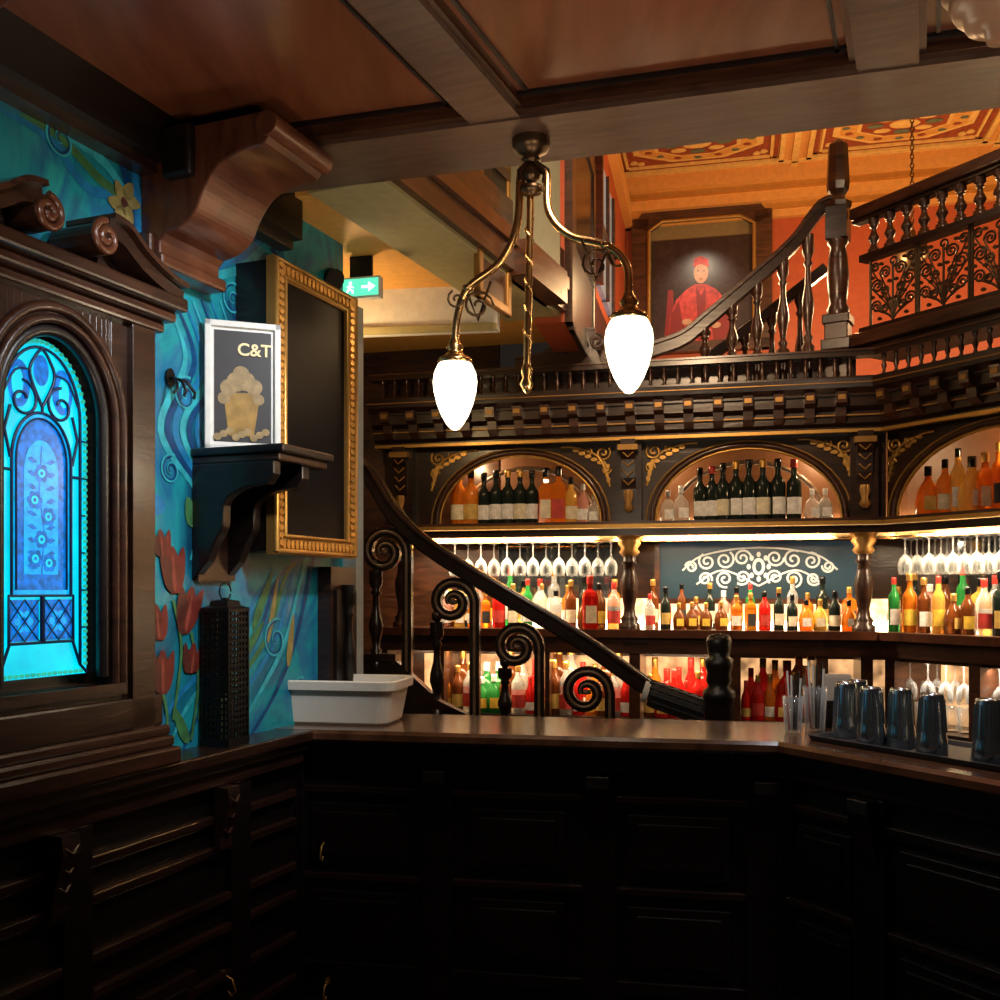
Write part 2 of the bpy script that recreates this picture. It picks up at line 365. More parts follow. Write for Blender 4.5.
def coffer(u0,u1,v0,v1):
    z=ZC
    for w,ww,zz,m in ((.0,.035,.028,CGL),(.045,.03,.012,CP),(.085,.02,.02,CGL)):
        for a,b,c,d in ((u0+w,u1-w,v0+w,v0+w+ww),(u0+w,u1-w,v1-w-ww,v1-w),(u0+w,u0+w+ww,v0+w,v1-w),(u1-w-ww,u1-w,v0+w,v1-w)): mb.box(a,b,c,d,z-zz,z,m)
    mb.box(u0+.105,u1-.105,v0+.105,v1-.105,z-.004,z,CP)
    cu,cv=(u0+u1)/2,(v0+v1)/2; hx=(u1-u0-.24)/2; hy=(v1-v0-.24)/2
    def octo(r,m,dz,n=8,ph=math.pi/8): mb.prismz([(cu+hx*r*math.cos(ph+k*2*math.pi/n),cv+hy*r*math.sin(ph+k*2*math.pi/n)) for k in range(n)],z-dz,z,m)
    octo(1.0,CGL,.007); octo(.9,CP2,.009); octo(.66,CGL,.011); octo(.60,CP,.013); octo(.2,CGL,.02,10,0)
    for k in range(8):
        a=k*math.pi/4; q=[(cu+hx*.38*math.cos(a)+.06*math.cos(t),cv+hy*.38*math.sin(a)+.032*math.sin(t)) for t in [j*math.pi/4 for j in range(8)]]
        mb.prismz(q,z-.018,z,CGL if k%2 else CPT)
    for k in range(16):
        a=k*math.pi/8; mb.prismz([(cu+hx*.76*math.cos(a)+.03*math.cos(j),cv+hy*.76*math.sin(a)+.022*math.sin(j)) for j in range(6)],z-.013,z,CP if k%2 else CPT)
    for sx in (1,-1):
        for sy in (1,-1):
            for k in range(2): mb.prismz([(cu+sx*hx*(.84+.1*k)+.03*math.cos(j),cv+sy*hy*(.88-.08*k)+.03*math.sin(j)) for j in range(6)],z-.012,z,CGL)
uc0=U.u(697,-.8)
for k in range(-1,4):
    for v in (-1.25,-2.23,-3.21,-4.19): coffer(uc0+k*1.45-.64,uc0+k*1.45+.64,v,v+.88)
    mb.box(uc0+k*1.45+.70,uc0+k*1.45+.75,-4.9,-.2,ZC-.02,ZC,CGL)
for v in (-.33,-1.31,-2.29,-3.27): mb.box(-.6,6.4,v-.012,v+.012,ZC-.02,ZC,CGL)
struct('ceiling_upper',mb,'orange and gold coffered ceiling of the upper room')
mb=MB(); mb.prismz([(-1.6,3.75),(-.47,3.5),(.47,5.6),(-1.6,6.1)],3.0,3.07,YEL); struct('ceiling_passage',mb,'yellow plaster ceiling of the side passage')
mb=MB(F(-1.2,4.75,-8)); mb.box(0,1.2,0,.08,2.80,3.0,WHITE); mb.box(0,1.2,-.02,0,2.79,2.82,CREAM); struct('trim_8',mb,'white painted fascia across the passage')
mb=MB(B); mb.box(-1.6,BL+.2,.56,.7,0,2.6,DW); struct('wall_bar',mb,'dark panelled wall behind the back bar')
mb=MB(F(-1.6,6.3,-6)); mb.box(-1,1.6,0,.1,0,3.4,DW2)
for i in range(6): mb.box(.3+i*.2,.34+i*.2,-.02,0,2.4,2.95,RW)
struct('wall_passage',mb,'dark wood panelled wall at the end of the passage')
mb=MB(L); uu=uE
mb.box(uu,uu+.06,-.06,.16,0,2.75,plain('pale_casing',(.34,.38,.38),.5)); mb.box(uu+.06,uu+.10,-.02,.16,0,2.75,plain('grey_casing',(.14,.17,.16),.5)); struct('door_1',mb,'pale painted door casing at the end of the mural wall')
mb=MB(R); mb.box(-.25,2.2,.56,.7,0,2.6,DW); struct('wall_right',mb,'dark panelled wall behind the side of the back bar')
# ================================================================= LEFT WAINSCOT
uK=1.33
t=Thing('wainscot_ledge',L.pt(.0,-.05,0),'dark carved wooden wainscot with moulded ledge below the mural','wall panelling',a=L.a)
m=MB(L); m.box(-2.6,uK,-.15,-.001,1.06,1.099,LW); m.box(-2.6,uK,-.13,-.001,1.03,1.06,FD2); m.box(-2.6,uK,-.11,-.001,.98,1.03,LW); t.part('ledge',m,bv=.006)
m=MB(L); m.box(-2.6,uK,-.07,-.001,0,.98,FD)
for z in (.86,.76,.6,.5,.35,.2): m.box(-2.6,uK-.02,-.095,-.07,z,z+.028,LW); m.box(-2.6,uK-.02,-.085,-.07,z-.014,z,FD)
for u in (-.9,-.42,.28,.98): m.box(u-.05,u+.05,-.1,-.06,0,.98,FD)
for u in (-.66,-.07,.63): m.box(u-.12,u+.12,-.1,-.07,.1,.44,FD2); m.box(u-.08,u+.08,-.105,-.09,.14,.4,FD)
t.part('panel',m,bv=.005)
for px,py in ((62,880),(226,805)):
    u=L.u(px,-.12); 
    m=MB(L); m.prismx([(-.1,.98),(-.15,.98),(-.155,.93),(-.14,.88),(-.12,.82),(-.12,.78),(-.1,.75)],u-.03,u+.03,FD2)
    for dz in (.95,.9,.85): m.tube([(u-.025,-.148+(.95-dz)*.25,dz),(u,-.156+(.95-dz)*.25,dz-.02),(u+.025,-.148+(.95-dz)*.25,dz)],.006,LW)
    t.part('carved_bracket',m,label='carved acanthus bracket')
# ================================================================= STAINED GLASS UNIT
cu=.205; vf=-.10
t=Thing('stained_glass_cabinet',L.pt(cu,-.05,1.1),'dark wood cabinet with arched blue stained glass and scrolled pediment','cabinet',a=L.a)
zb=1.375; rx=.155; zs=2.245-.2; rz=.2
m=MB(L); archpanel(m,-.18,.56,1.16,2.40,cu,rx+.035,rz+.035,zb-.03,zs,vf,-.02,DW); m.box(-.18,.56,-.02,-.001,1.1,2.4,DW)
m.box(-.16,-.06,vf-.02,vf,1.2,2.36,DW); m.box(.455,.545,vf-.02,vf,1.2,2.36,DW); body=t.part('body',m,bv=.004)
m=MB(L); m.tube([(a,vf-.002,b) for a,b in archpath(cu,rx+.075,rz+.075,zb-.05,zs)],.014,CW); m.tube([(a,vf-.004,b) for a,b in archpath(cu,rx+.045,rz+.045,zb-.03,zs)],.012,CW); m.tube([(a,vf+.015,b) for a,b in archpath(cu,rx+.018,rz+.018,zb-.01,zs)],.018,BLK)
m.box(cu-rx-.08,cu+rx+.08,vf-.015,vf+.02,zb-.06,zb-.03,DW); t.part('arch_moulding',m)
m=MB(L); 
for z0,z1,v in ((1.1,1.15,-.17),(1.15,1.18,-.145),(1.18,1.21,-.13)): m.box(-.23,.60,v,-.02,z0,z1,CW)
m.box(-.20,.58,-.12,-.02,1.21,1.3,DW); t.part('base_moulding',m,bv=.008)
m=MB(L)
for z0,z1,v in ((2.34,2.37,-.13),(2.37,2.40,-.16),(2.40,2.44,-.19)): m.box(cu-.38-(z0-2.34),cu+.37+(z0-2.34)*.5,v,-.001,z0,z1,CW if v>-.18 else DW)
t.part('cornice',m,bv=.008)
for sgn in (1,-1):
    m=MB(L); pc=cu-.012
    q=bez([(pc+sgn*.40,2.445),(pc+sgn*.33,2.46),(pc+sgn*.24,2.495),(pc+sgn*.17,2.54),(pc+sgn*.11,2.55)],6)
    m.band(q,[.03+.02*i/(len(q)-1) for i in range(len(q))],-.18,-.03,DW)
    m.band([(a,b+.028) for a,b in q],.014,-.2,-.03,CW)
    m.prism([q_ for q_ in [(pc+sgn*.40,2.44),(pc+sgn*.14,2.44),(pc+sgn*.16,2.52)]+[(a,b-.01) for a,b in reversed(q[:-6])]],-.10,-.03,DW)
    sp=spiral(pc+sgn*.095,2.515,.045,.006,1.75,math.pi/2,30,sgn)
    m.tube(at(sp,-.182),.010,RW)
    P=ell(pc+sgn*.095,2.515,.042,.042,20); m.prism(P,-.182,-.03,DW)
    t.part('pediment_scroll',m)
m=MB(L); A=archpath(cu,rx,rz,zb,zs); m.flat(A,-.045,CYAN)
m.flat(archpath(cu,.082,.11,1.60,1.93),-.0465,DEEP); m.flat(archpath(cu,.096,.125,1.585,1.93),-.046,PALE)
m.box(cu-.102,cu-.008,-.047,-.046,1.47,1.575,DEEP); m.box(cu+.008,cu+.102,-.047,-.046,1.47,1.575,DEEP)
m.flat(archpath(cu,.055,.085,1.64,1.9),-.0475,PALE)
# rose vine in the centre light
def rose(x,z,r):
    for a in range(6):
        an=a*math.pi/3; m.flat(ell(x+r*.7*math.cos(an),z+r*.7*math.sin(an),r*.5,r*.5,8),-.0484,DEEP)
    m.flat(ell(x,z,r*.55,r*.55,10),-.0486,CYAN); m.flat(ell(x,z,r*.25,r*.25,8),-.0488,DEEP)
for i,(dx,z) in enumerate(((0,1.90),(-.022,1.83),(.022,1.79),(0,1.73),(-.02,1.68),(.024,1.67))): rose(cu+dx,z,.021)
for i in range(9):
    for sg in(1,-1): 
        m.flat([(cu+sg*.012,1.655+i*.034),(cu+sg*.032,1.668+i*.034),(cu+sg*.046,1.662+i*.034),(cu+sg*.03,1.652+i*.034)],-.0482,DEEP)
m.band([(cu,1.64),(cu+.008,1.75),(cu-.008,1.85),(cu,1.97)],.005,-.0481,-.0481,DEEP)
for i in range(12):
    for sg in (1,-1): m.flat(ell(cu+sg*.134,1.45+i*.05,.006,.015,8),-.0462,PALE)
for sg in (1,-1):
    m.flat(ell(cu+sg*.07,2.12,.035,.06),-.0465,DEEP); m.flat(ell(cu+sg*.075,2.12,.018,.04),-.047,CYAN)
    for a in range(6): m.flat(ell(cu+sg*.055+.02*math.cos(a*math.pi/3),1.52+.02*math.sin(a*math.pi/3),.010,.010,8),-.0473,PALE)
m.flat(ell(cu,2.165,.025,.04),-.0465,DEEP)
pane=t.part('glass_pane',m,label='backlit cyan and deep blue stained glass')
m=MB(L); y=-.05
def ld(p,r=.0042,cl=False): m.tube(at(p,y),r,LEAD,5)
ld(archpath(cu,.128,.178,1.40,2.045)); ld(archpath(cu,.096,.125,1.585,1.93)); ld(archpath(cu,.082,.11,1.6,1.93),.003); ld([(cu-.128,1.40),(cu-.104,1.46),(cu-.104,1.585),(cu+.104,1.585),(cu+.104,1.46),(cu+.128,1.40)]); ld([(cu-.104,1.465),(cu+.104,1.465)])
ld([(cu,1.465),(cu,1.585)],.007)
for z in (1.5,1.6,1.7,1.8,1.9,2.0):
    for sg in (1,-1): ld([(cu+sg*.128,z),(cu+sg*.155,z)],.0025)
for sg in (1,-1): ld([(cu+sg*.098,1.9),(cu+sg*.128,1.9)]); ld([(cu+sg*.128,1.4),(cu+sg*.155,1.375)])
for sg in(1,-1):
    ld(spiral(cu+sg*.062,2.08,.05,.012,1.2,math.pi*.5,24,sg)); ld([(cu+sg*.1,1.93),(cu+sg*.118,2.0),(cu+sg*.1,2.06)])
    ld(bez([(cu,2.07),(cu+sg*.04,2.15),(cu+sg*.02,2.2),(cu,2.22)],5))
    ld(bez([(cu+sg*.12,2.09),(cu+sg*.085,2.15),(cu+sg*.04,2.16)],4),.003)
    c=cu+sg*.055
    for s2 in (1,-1):
        ld([(c+s2*.045,1.47),(c,1.52),(c+s2*.045,1.575)],.002); ld([(c,1.47),(c+s2*.045,1.52),(c,1.575)],.002)
ld([(cu,2.055),(cu,2.07)]); t.part('leading',m)
m=MB(L); AP=archpath(cu,rx-.007,rz-.007,zb+.01,zs,28)
den=[]
for i in range(len(AP)-1):
    n=max(1,int(math.hypot(AP[i+1][0]-AP[i][0],AP[i+1][1]-AP[i][1])/.017))
    for k in range(n): den.append((AP[i][0]+(AP[i+1][0]-AP[i][0])*k/n,AP[i][1]+(AP[i+1][1]-AP[i][1])*k/n))
for k in range(16): den.append((cu-rx+.02+k*.0178,zb+.008))
for a,b in den: m.prism(ell(a,b,.0055,.0055,6),-.052,-.045,GRN)
o=t.part('bead_border',m); o['kind']='stuff'
# ================================================================= CORBELS
for i,uc in enumerate((.76,-.30)):
    hw=.14
    prof=[(0,2.95),(-.44,2.95),(-.46,2.93),(-.46,2.885),(-.44,2.86)]+bez([(-.43,2.855),(-.36,2.85),(-.28,2.82),(-.23,2.76),(-.20,2.70),(-.15,2.665),(-.09,2.65)],5)+[(-.07,2.63),(-.07,2.585),(0,2.565)]
    t=Thing('ceiling_corbel',L.pt(uc,0,2.55),'large curved reddish wood corbel bracket supporting the ceiling beam','corbel',group='ceiling corbels',a=L.a)
    m=MB(L); m.prismx(prof,uc-hw,uc+hw,RW); t.part('body',m,bv=.006)
    m=MB(L); m.box(uc-hw-.015,uc+hw+.015,-.09,-.001,2.555,2.595,RW); m.box(uc-hw-.02,uc+hw+.02,-.05,-.001,2.595,2.66,DW2); t.part('foot',m,bv=.01)
    m=MB(L); m.tube([(uc-hw-.01,-.45,2.91),(uc+hw+.01,-.45,2.91)],.035,RW,14); t.part('scroll_end',m)
    m=MB(L); m.box(uc-hw-.03,uc+hw+.03,-.2,-.101,2.80,2.949,BLK); t.part('backing_block',m,bv=.01)
m=MB(); x,y,z=W3(1003,20,2.0)
m.lathe(x,y,2.70,[(.0,0),(.03,.0),(.035,.02),(.05,.03),(.07,.035),(.075,.055),(.09,.06),(.1,.08),(.1,.1),(.115,.11),(.12,.14),(.115,.16),(.14,.2),(.15,.26),(.15,.299)],plain('light_turned_wood',(.30,.165,.10),.35),28)
single('turned_boss',m,(x,y,2.7),'light brown turned wooden boss hanging from the ceiling','ceiling ornament')
# ================================================================= TV BOX, SHELF, POSTER
T0,T1=1.07,1.61
t=Thing('wall_television',L.pt(1.34,-.08,1.7),'black screen in an ornate gilt frame mounted on the mural','television',a=L.a)
m=MB(L); m.box(T0+.005,T1-.005,-.13,-.001,1.73,2.71,BLK); t.part('housing',m,bv=.004)
m=MB(L); u0,u1,z0,z1,w=T0,T1,1.72,2.72,.07
for a,b,c,d in ((u0,u1,z0,z0+w),(u0,u1,z1-w,z1),(u0,u0+w,z0+w,z1-w),(u1-w,u1,z0+w,z1-w)): m.box(a,b,-.16,-.13,c,d,GOLDD)
for w2,r in ((.01,.012),(.062,.009)):
    P=[(u0+w2,z0+w2),(u1-w2,z0+w2),(u1-w2,z1-w2),(u0+w2,z1-w2),(u0+w2,z0+w2)]; m.tube(at(P,-.162),r,GOLD,6)
zz=z0+.04
while zz<z1-.02:
    for uc in (u0+.036,u1-.036): m.prism(ell(uc,zz,.016,.010,8),-.168,-.158,GOLD)
    zz+=.026
uu_=u0+.05
while uu_<u1-.03:
    for zc in (z0+.036,z1-.036): m.prism(ell(uu_,zc,.010,.016,8),-.168,-.158,GOLD)
    uu_+=.026
t.part('frame',m,label='ornate gilt frame')
m=MB(L); m.box(u0+w-.005,u1-w+.005,-.150,-.131,z0+w-.005,z1-w+.005,SCR); t.part('screen',m)
ZS=2.05
t=Thing('wall_shelf',L.pt(.96,-.15,1.62),'dark wooden wall shelf on carved scroll brackets','shelf',a=L.a)
sp_=[(.84,-.002),(1.06,-.002),(1.06,-.175),(1.14,-.175),(1.14,-.35),(.84,-.35)]
m=MB(L); m.prismz(sp_,ZS-.025,ZS,BLK); m.prismz([(.85,-.002),(1.055,-.002),(1.055,-.18),(1.13,-.18),(1.13,-.33),(.85,-.33)],ZS-.05,ZS-.025,DW); t.part('shelf_board',m,bv=.006)
for uc in (.87,1.03):
    m=MB(L); m.prismx([(-.002,ZS-.05),(-.31,ZS-.05),(-.31,ZS-.09)]+bez([(-.29,ZS-.12),(-.2,ZS-.13),(-.13,ZS-.17),(-.12,ZS-.25),(-.09,ZS-.30),(-.06,ZS-.36)],5)+[(-.002,ZS-.42)],uc-.02,uc+.02,BLK); t.part('bracket',m,bv=.004)
m=MB(L); m.box(.86,1.05,-.02,-.001,ZS-.42,ZS-.05,DW); t.part('back_board',m)
PF=F(-.945,3.2,20)
t=Thing('framed_poster',PF.pt(.12,.02,ZS),'white framed poster with golden drink picture and pale lettering','poster')
m=MB(PF); H=.42;Wd=.24
for a,b,c,d in ((0,Wd,0,.02),(0,Wd,H-.02,H),(0,.02,0,H),(Wd-.02,Wd,0,H)): m.box(a,b,0,.02,ZS+c,ZS+d,WHITE)
t.part('frame',m,bv=.003)
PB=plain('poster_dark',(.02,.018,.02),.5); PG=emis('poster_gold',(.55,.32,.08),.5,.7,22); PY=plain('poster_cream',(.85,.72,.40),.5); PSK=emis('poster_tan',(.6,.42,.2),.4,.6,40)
m=MB(PF); m.box(.018,Wd-.018,.012,.018,ZS+.018,ZS+H-.018,WHITE); m.flat([(.03,ZS+.03),(Wd-.03,ZS+.03),(Wd-.03,ZS+H-.03),(.03,ZS+H-.03)],.010,PB)
m.flat([(.075,ZS+.05),(.155,ZS+.05),(.175,ZS+.19),(.058,ZS+.19)],.009,PG)
for k,(a,b,r) in enumerate(((.075,.205,.027),(.1,.225,.032),(.128,.228,.032),(.155,.21,.027),(.114,.25,.027),(.06,.17,.02),(.17,.17,.018))): m.flat(ell(a,ZS+b,r,r,14),.0085-.0002*k,PSK)
for k in range(9): m.flat(ell(.04+.019*k,ZS+.045+.01*(k%3),.013,.012,10),.0065-.00005*k,PSK)
t.part('print',m)
def textmesh(s,size,mat,fr,u,v,z,thing,name='lettering'):
    cu_=bpy.data.curves.new('txt','FONT'); cu_.body=s; cu_.size=size; cu_.align_x='CENTER'; cu_.extrude=.0004; cu_.offset=.0012
    o=bpy.data.objects.new('txt',cu_); COL.objects.link(o); dg=bpy.context.evaluated_depsgraph_get(); dg.update()
    me=bpy.data.meshes.new_from_object(o.evaluated_get(dg)); bpy.data.objects.remove(o)
    for vv in me.vertices:
        x,y_,z_=vv.co; q=fr.pt(u+x,v-z_,z+y_); vv.co=(q[0]-thing.org[0],q[1]-thing.org[1],q[2]-thing.org[2])
    me.materials.clear(); me.materials.append(mat); me.name=name
    ob=bpy.data.objects.new(name,me); COL.objects.link(ob); ob.parent=thing.o; return ob
textmesh('C&T',.056,PY,PF,.156,.0055,ZS+.312,t)
m=MB(L); u0=L.u(322,-.02); m.box(u0,uE,-.06,-.001,1.12,1.69,DW); m.box(u0+.02,uE-.02,-.075,-.06,1.15,1.6,BLK)
m.lathe((u0+uE)/2,-.085,1.12,turned(.5,.03),BLK); single('wall_post',m,L.pt(u0,0,1.12),'dark turned half post below the gilt screen','post',a=L.a)
m=MB(L); a=Lp(168,378); m.prism(ell(a[0],a[1],.02,.03,12),-.012,-.008,IRON)
for dx in (-.04,0,.04): m.tube([(a[0],-.012,a[1]),(a[0]+dx*.6,-.05,a[1]-.01),(a[0]+dx,-.07,a[1]-.045),(a[0]+dx*1.2,-.06,a[1]-.06)],.005,IRON,6)
single('wall_hook',m,L.pt(a[0],-.01,a[1]),'black iron triple hook on the teal mural','hook',a=L.a)
uc,vc=.93,-.07; x,y,_=L.pt(uc,vc,0)
t=Thing('lantern',(x,y,1.1),'tall black perforated metal lantern standing on the wainscot ledge','lantern',a=L.a)
hs=.05
m=MB(L); m.box(uc-.055,uc+.055,vc-.055,vc+.055,1.1,1.125,IRON)
for a in(-1,1):
    for b in(-1,1): m.box(uc+a*hs-.004,uc+a*hs+.004,vc+b*hs-.004,vc+b*hs+.004,1.12,1.53,IRON)
for i in range(20):
    z=1.14+i*.0195
    for b in(-1,1): m.box(uc-hs,uc+hs,vc+b*hs-.002,vc+b*hs+.002,z,z+.008,IRON); m.box(uc+b*hs-.002,uc+b*hs+.002,vc-hs,vc+hs,z,z+.008,IRON)
for i in range(5):
    z=-.034+i*.017
    for b in(-1,1): m.box(uc+z-.004,uc+z+.004,vc+b*hs-.002,vc+b*hs+.002,1.12,1.53,IRON); m.box(uc+b*hs-.002,uc+b*hs+.002,vc+z-.004,vc+z+.004,1.12,1.53,IRON)
t.part('cage',m)
m=MB(L); m.lathe(uc,vc,1.53,[(.078,0),(.078,.012),(.05,.02),(.045,.035),(.012,.04),(.012,.045)],IRON,4,False,rot=math.pi/4); m.tube([(uc+.03*math.cos(a*.5),vc,1.595+.028*math.sin(a*.5)) for a in range(13)],.003,IRON,5); t.part('roof',m)
m=MB(L); m.lathe(uc,vc,1.125,[(.025,0),(.025,.12),(.004,.125),(.003,.14)],CREAM); t.part('candle',m)
x,y,z=W3(325,262,4.0)
t=Thing('ceiling_spotlight',(x,y,3.0),'small black adjustable spotlight under the passage ceiling','spotlight')
m=MB(); m.lathe(x,y,2.84,[(.012,0),(.012,.16)],IRON); m.tube([(x-.02,y,2.87),(x+.05,y-.06,2.82)],[.025,.045],IRON,12); m.tube([(x-.05,y,2.80),(x+.0,y-.05,2.77)],[.02,.035],IRON,12); m.tube([(x,y,2.86),(x-.03,y,2.79)],.01,IRON); t.part('head',m)
x,y,z=W3(361,288,4.2)
EX=F(x-.09,y,-14)
t=Thing('exit_sign',EX.pt(.09,.02,3.0),'small lit green and white emergency exit sign under the ceiling','exit sign')
GE=emis('exit_green',(.12,.85,.5),1.3,.1); WE=emis('exit_white',(.8,1,.9),2.5,.05)
m=MB(EX); m.box(0,.18,0,.04,2.82,2.91,WHITE); m.box(.04,.14,.01,.03,2.91,3.0,IRON); t.part('housing',m,bv=.004)
m=MB(EX); dz=-.005; m.box(.008,.172,-.003,0,2.83,2.90,GE); m.prism([(a,b+dz) for a,b in [(.1,2.865),(.13,2.865),(.13,2.85),(.16,2.87),(.13,2.89),(.13,2.875),(.1,2.875)]],-.005,-.003,WE)
m.prism(ell(.05,2.888+dz,.007,.007,8),-.005,-.003,WE)
for pts,w in (([(.05,2.88),(.045,2.865),(.035,2.85)],.008),([(.047,2.865),(.06,2.855),(.06,2.845)],.007),([(.035,2.872),(.05,2.877),(.065,2.868)],.005)): m.band([(a,b+dz) for a,b in pts],w,-.005,-.003,WE)
t.part('face',m)
# ================================================================= FRONT COUNTER
KP=[K.pt(-.06,0,0)[:2],(.92,3.3),K2.pt(1.6,0,0)[:2]]
COUNT=wood('counter_top_wood',(.05,.02,.010),(.15,.065,.034),.18,8,(1,1,1),.03,.6)
t=Thing('bar_counter',(.0,3.7,0),'dark wooden bar counter with moulded edge and panelled front','bar counter')
m=MB(); m.path(KP,[(.0,1.055),(.5,1.055),(.5,1.1),(.0,1.1),(-.012,1.088),(-.012,1.067)],COUNT); t.part('countertop',m)
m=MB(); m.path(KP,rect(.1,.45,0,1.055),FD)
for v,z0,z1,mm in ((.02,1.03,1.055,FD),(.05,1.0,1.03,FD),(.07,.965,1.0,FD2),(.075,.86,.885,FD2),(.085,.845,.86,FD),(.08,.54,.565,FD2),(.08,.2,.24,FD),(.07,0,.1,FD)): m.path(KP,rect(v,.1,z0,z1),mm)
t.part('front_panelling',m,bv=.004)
for fr,us in ((K,(.06,.62,1.2,1.76)),(K2,(.3,.9))):
    for u in us:
        m=MB(fr); m.box(u-.06,u+.06,.07,.1,.1,.96,FD); m.prismx([(.07,.96),(.02,.96),(.015,.92),(.04,.86),(.055,.78),(.07,.74)],u-.04,u+.04,FD); t.part('pilaster',m,bv=.004)
for fr,rs in ((K,((.14,.5),(.74,1.08),(1.3,1.65))),(K2,((.0,.22),(.4,.8)))):
    for a,b in rs:
        for z0,z1 in ((.6,.82),(.27,.5)):
            m=MB(fr); m.box(a,b,.085,.1,z0,z1,FD); m.box(a+.03,b-.03,.078,.09,z0+.03,z1-.03,FD); t.part('raised_panel',m,bv=.004)
for px,py in ((228,985),(325,992),(322,852)):
    fr=K if px>300 else L
    if px>300:
        u,z=K.p(px,py,.06); v=.085
    else: u,z=L.p(px,py,-.1); v=-.085; 
    m=MB(fr); m.tube([(u,v,z+.03),(u,v-.03,z+.02),(u,v-.045,z-.015),(u,v-.03,z-.035),(u,v-.015,z-.02)],.004,GOLDD); m.prism(ell(u,z+.03,.01,.014,10),v-.004,v+.012,GOLDD)
    single('bag_hook',m,fr.pt(u,v,z),'small brass bag hook on the dark counter front','hook',group='bag hooks')
# ================================================================= TUB
u0,_=K.p(285,700,.25);u1,_=K.p(402,700,.25)
t=Thing('plastic_tub',K.pt((u0+u1)/2,.25,1.1),'off-white plastic tub standing on the bar counter','tub',a=K.a)
def rr(a,b,c,d,r,n=4):
    P=[]
    for (cx,cy,s) in ((b-r,d-r,0),(a+r,d-r,1),(a+r,c+r,2),(b-r,c+r,3)):
        for i in range(n+1): 
            an=(s+i/n)*math.pi/2; P.append((cx+r*math.cos(an),cy+r*math.sin(an)))
    return P
def loft(m,rings,mat):
    n=len(rings[0][0]); vs=[];fs=[]
    for P,z in rings: vs+=[(x,y,z) for x,y in P]
    for j in range(len(rings)-1):
        for i in range(n): k=(i+1)%n; fs.append((j*n+i,j*n+k,(j+1)*n+k,(j+1)*n+i))
    fs.append(tuple(reversed(range(n)))); fs.append(tuple(range((len(rings)-1)*n,len(rings)*n))); m.add(vs,fs,mat,False)
m=MB(K)
loft(m,[(rr(u0+.03,u1-.03,.13,.35,.04),1.1),(rr(u0+.02,u1-.02,.12,.36,.045),1.11),(rr(u0,u1,.1,.38,.045),1.235)],PLAST); t.part('body',m)
m=MB(K); loft(m,[(rr(u0-.015,u1+.015,.085,.395,.05),1.232),(rr(u0-.018,u1+.018,.082,.398,.05),1.262),(rr(u0-.01,u1+.01,.09,.39,.048),1.267),(rr(u0+.008,u1-.008,.108,.372,.04),1.262),(rr(u0+.02,u1-.02,.12,.36,.035),1.20)],PLAST)
t.part('rim',m)
# ================================================================= TUMBLERS & TRAY
def k2at(px,v): return K2.u(px,v)
m=MB(K2); P=rr(.02,.78,.11,.42,.03); loft(m,[(P,1.101),(rr(.01,.79,.10,.43,.035),1.118),(rr(.03,.77,.12,.41,.03),1.118),(rr(.04,.76,.13,.40,.03),1.106)],RUBBER)
single('bar_tray',m,K2.pt(.37,.27,1.101),'black rubber tray on the bar counter','tray',a=K2.a)
def tumbler():
    t=Thing('metal_tumbler',(0,0,0),'upside-down blue-silver ribbed metal tumbler on the tray','tumbler',group='tumblers on the tray')
    m=MB(); m.lathe(0,0,0,[(.044,0),(.046,.004),(.043,.05),(.041,.06),(.0405,.08)],STEEL,20); t.part('rim',m)
    m=MB(); m.lathe(0,0,.0,[(.0405,.08),(.0385,.11),(.034,.178),(.032,.183),(.028,.184),(.026,.178)],STEEL,20); 
    for k in range(20):
        a=2*math.pi*k/20; m.tube([(.041*math.cos(a),.041*math.sin(a),.07),(.035*math.cos(a),.035*math.sin(a),.168)],.0022,STEEL,4)
    t.part('body',m); return t.o
T=tumbler(); locs=[(846,.24),(871,.17),(901,.22),(932,.17),(988,.18)]
T.location=K2.pt(k2at(846,.24),.24,1.107)
for px,v in locs[1:]: dup(T,K2.pt(k2at(px,v),v,1.107))
for px,v in ((857,.34),): dup(T,K2.pt(k2at(px,v),v,1.107))
SB=plain('straw_black',(.02,.02,.02),.4); SW=plain('straw_white',(.8,.78,.72),.4); SR=plain('straw_red',(.5,.05,.03),.4)
for gi,(px,v,h,r) in enumerate(((793,.2,.13,.036),(815,.26,.16,.042))):
    u=K.u(px,v); org=K.pt(u,v,1.1)
    m=MB(); m.lathe(org[0],org[1],1.1,[(r*.8,0),(r*.82,.006),(r,h),(r*.93,h),(r*.75,.01)],GLS,18)
    single('drinking_glass',m,org,'clear glass holding straws on the bar counter','glass',group='straw glasses')
    for k in range(6):
        a=k*1.05; m=MB(); rr_=r*.5
        m.tube([(org[0]+rr_*.7*math.cos(a),org[1]+rr_*.7*math.sin(a),1.112),(org[0]+rr_*1.5*math.cos(a),org[1]+rr_*1.5*math.sin(a),1.112+h+.05+.012*(k%3))],.0038,[SW,SB,SW,SR,SW,SB][k],6)
        single('drinking_straw',m,org,['white','black','white','red','white','black'][k]+' drinking straw standing in a glass','straw',group='drinking straws')
t=Thing('napkin_holder',K.pt(K.u(836,.4),.4,1.1),'small dark holder with a stack of cream napkins','napkin holder')
m=MB(K); a,b=K.u(820,.4),K.u(852,.4); m.box(a,b,.36,.46,1.1,1.13,BLK); m.box(a,b,.36,.366,1.1,1.2,BLK); m.box(a,b,.454,.46,1.1,1.2,BLK); t.part('holder',m)
m=MB(K); NPK=plain('paper_napkins',(.5,.42,.34),.7)
for k in range(5): m.box(a+.006,b-.006,.37+k*.016,.384+k*.016,1.13,1.285+.006*(k%2),NPK); 
t.part('napkins',m)
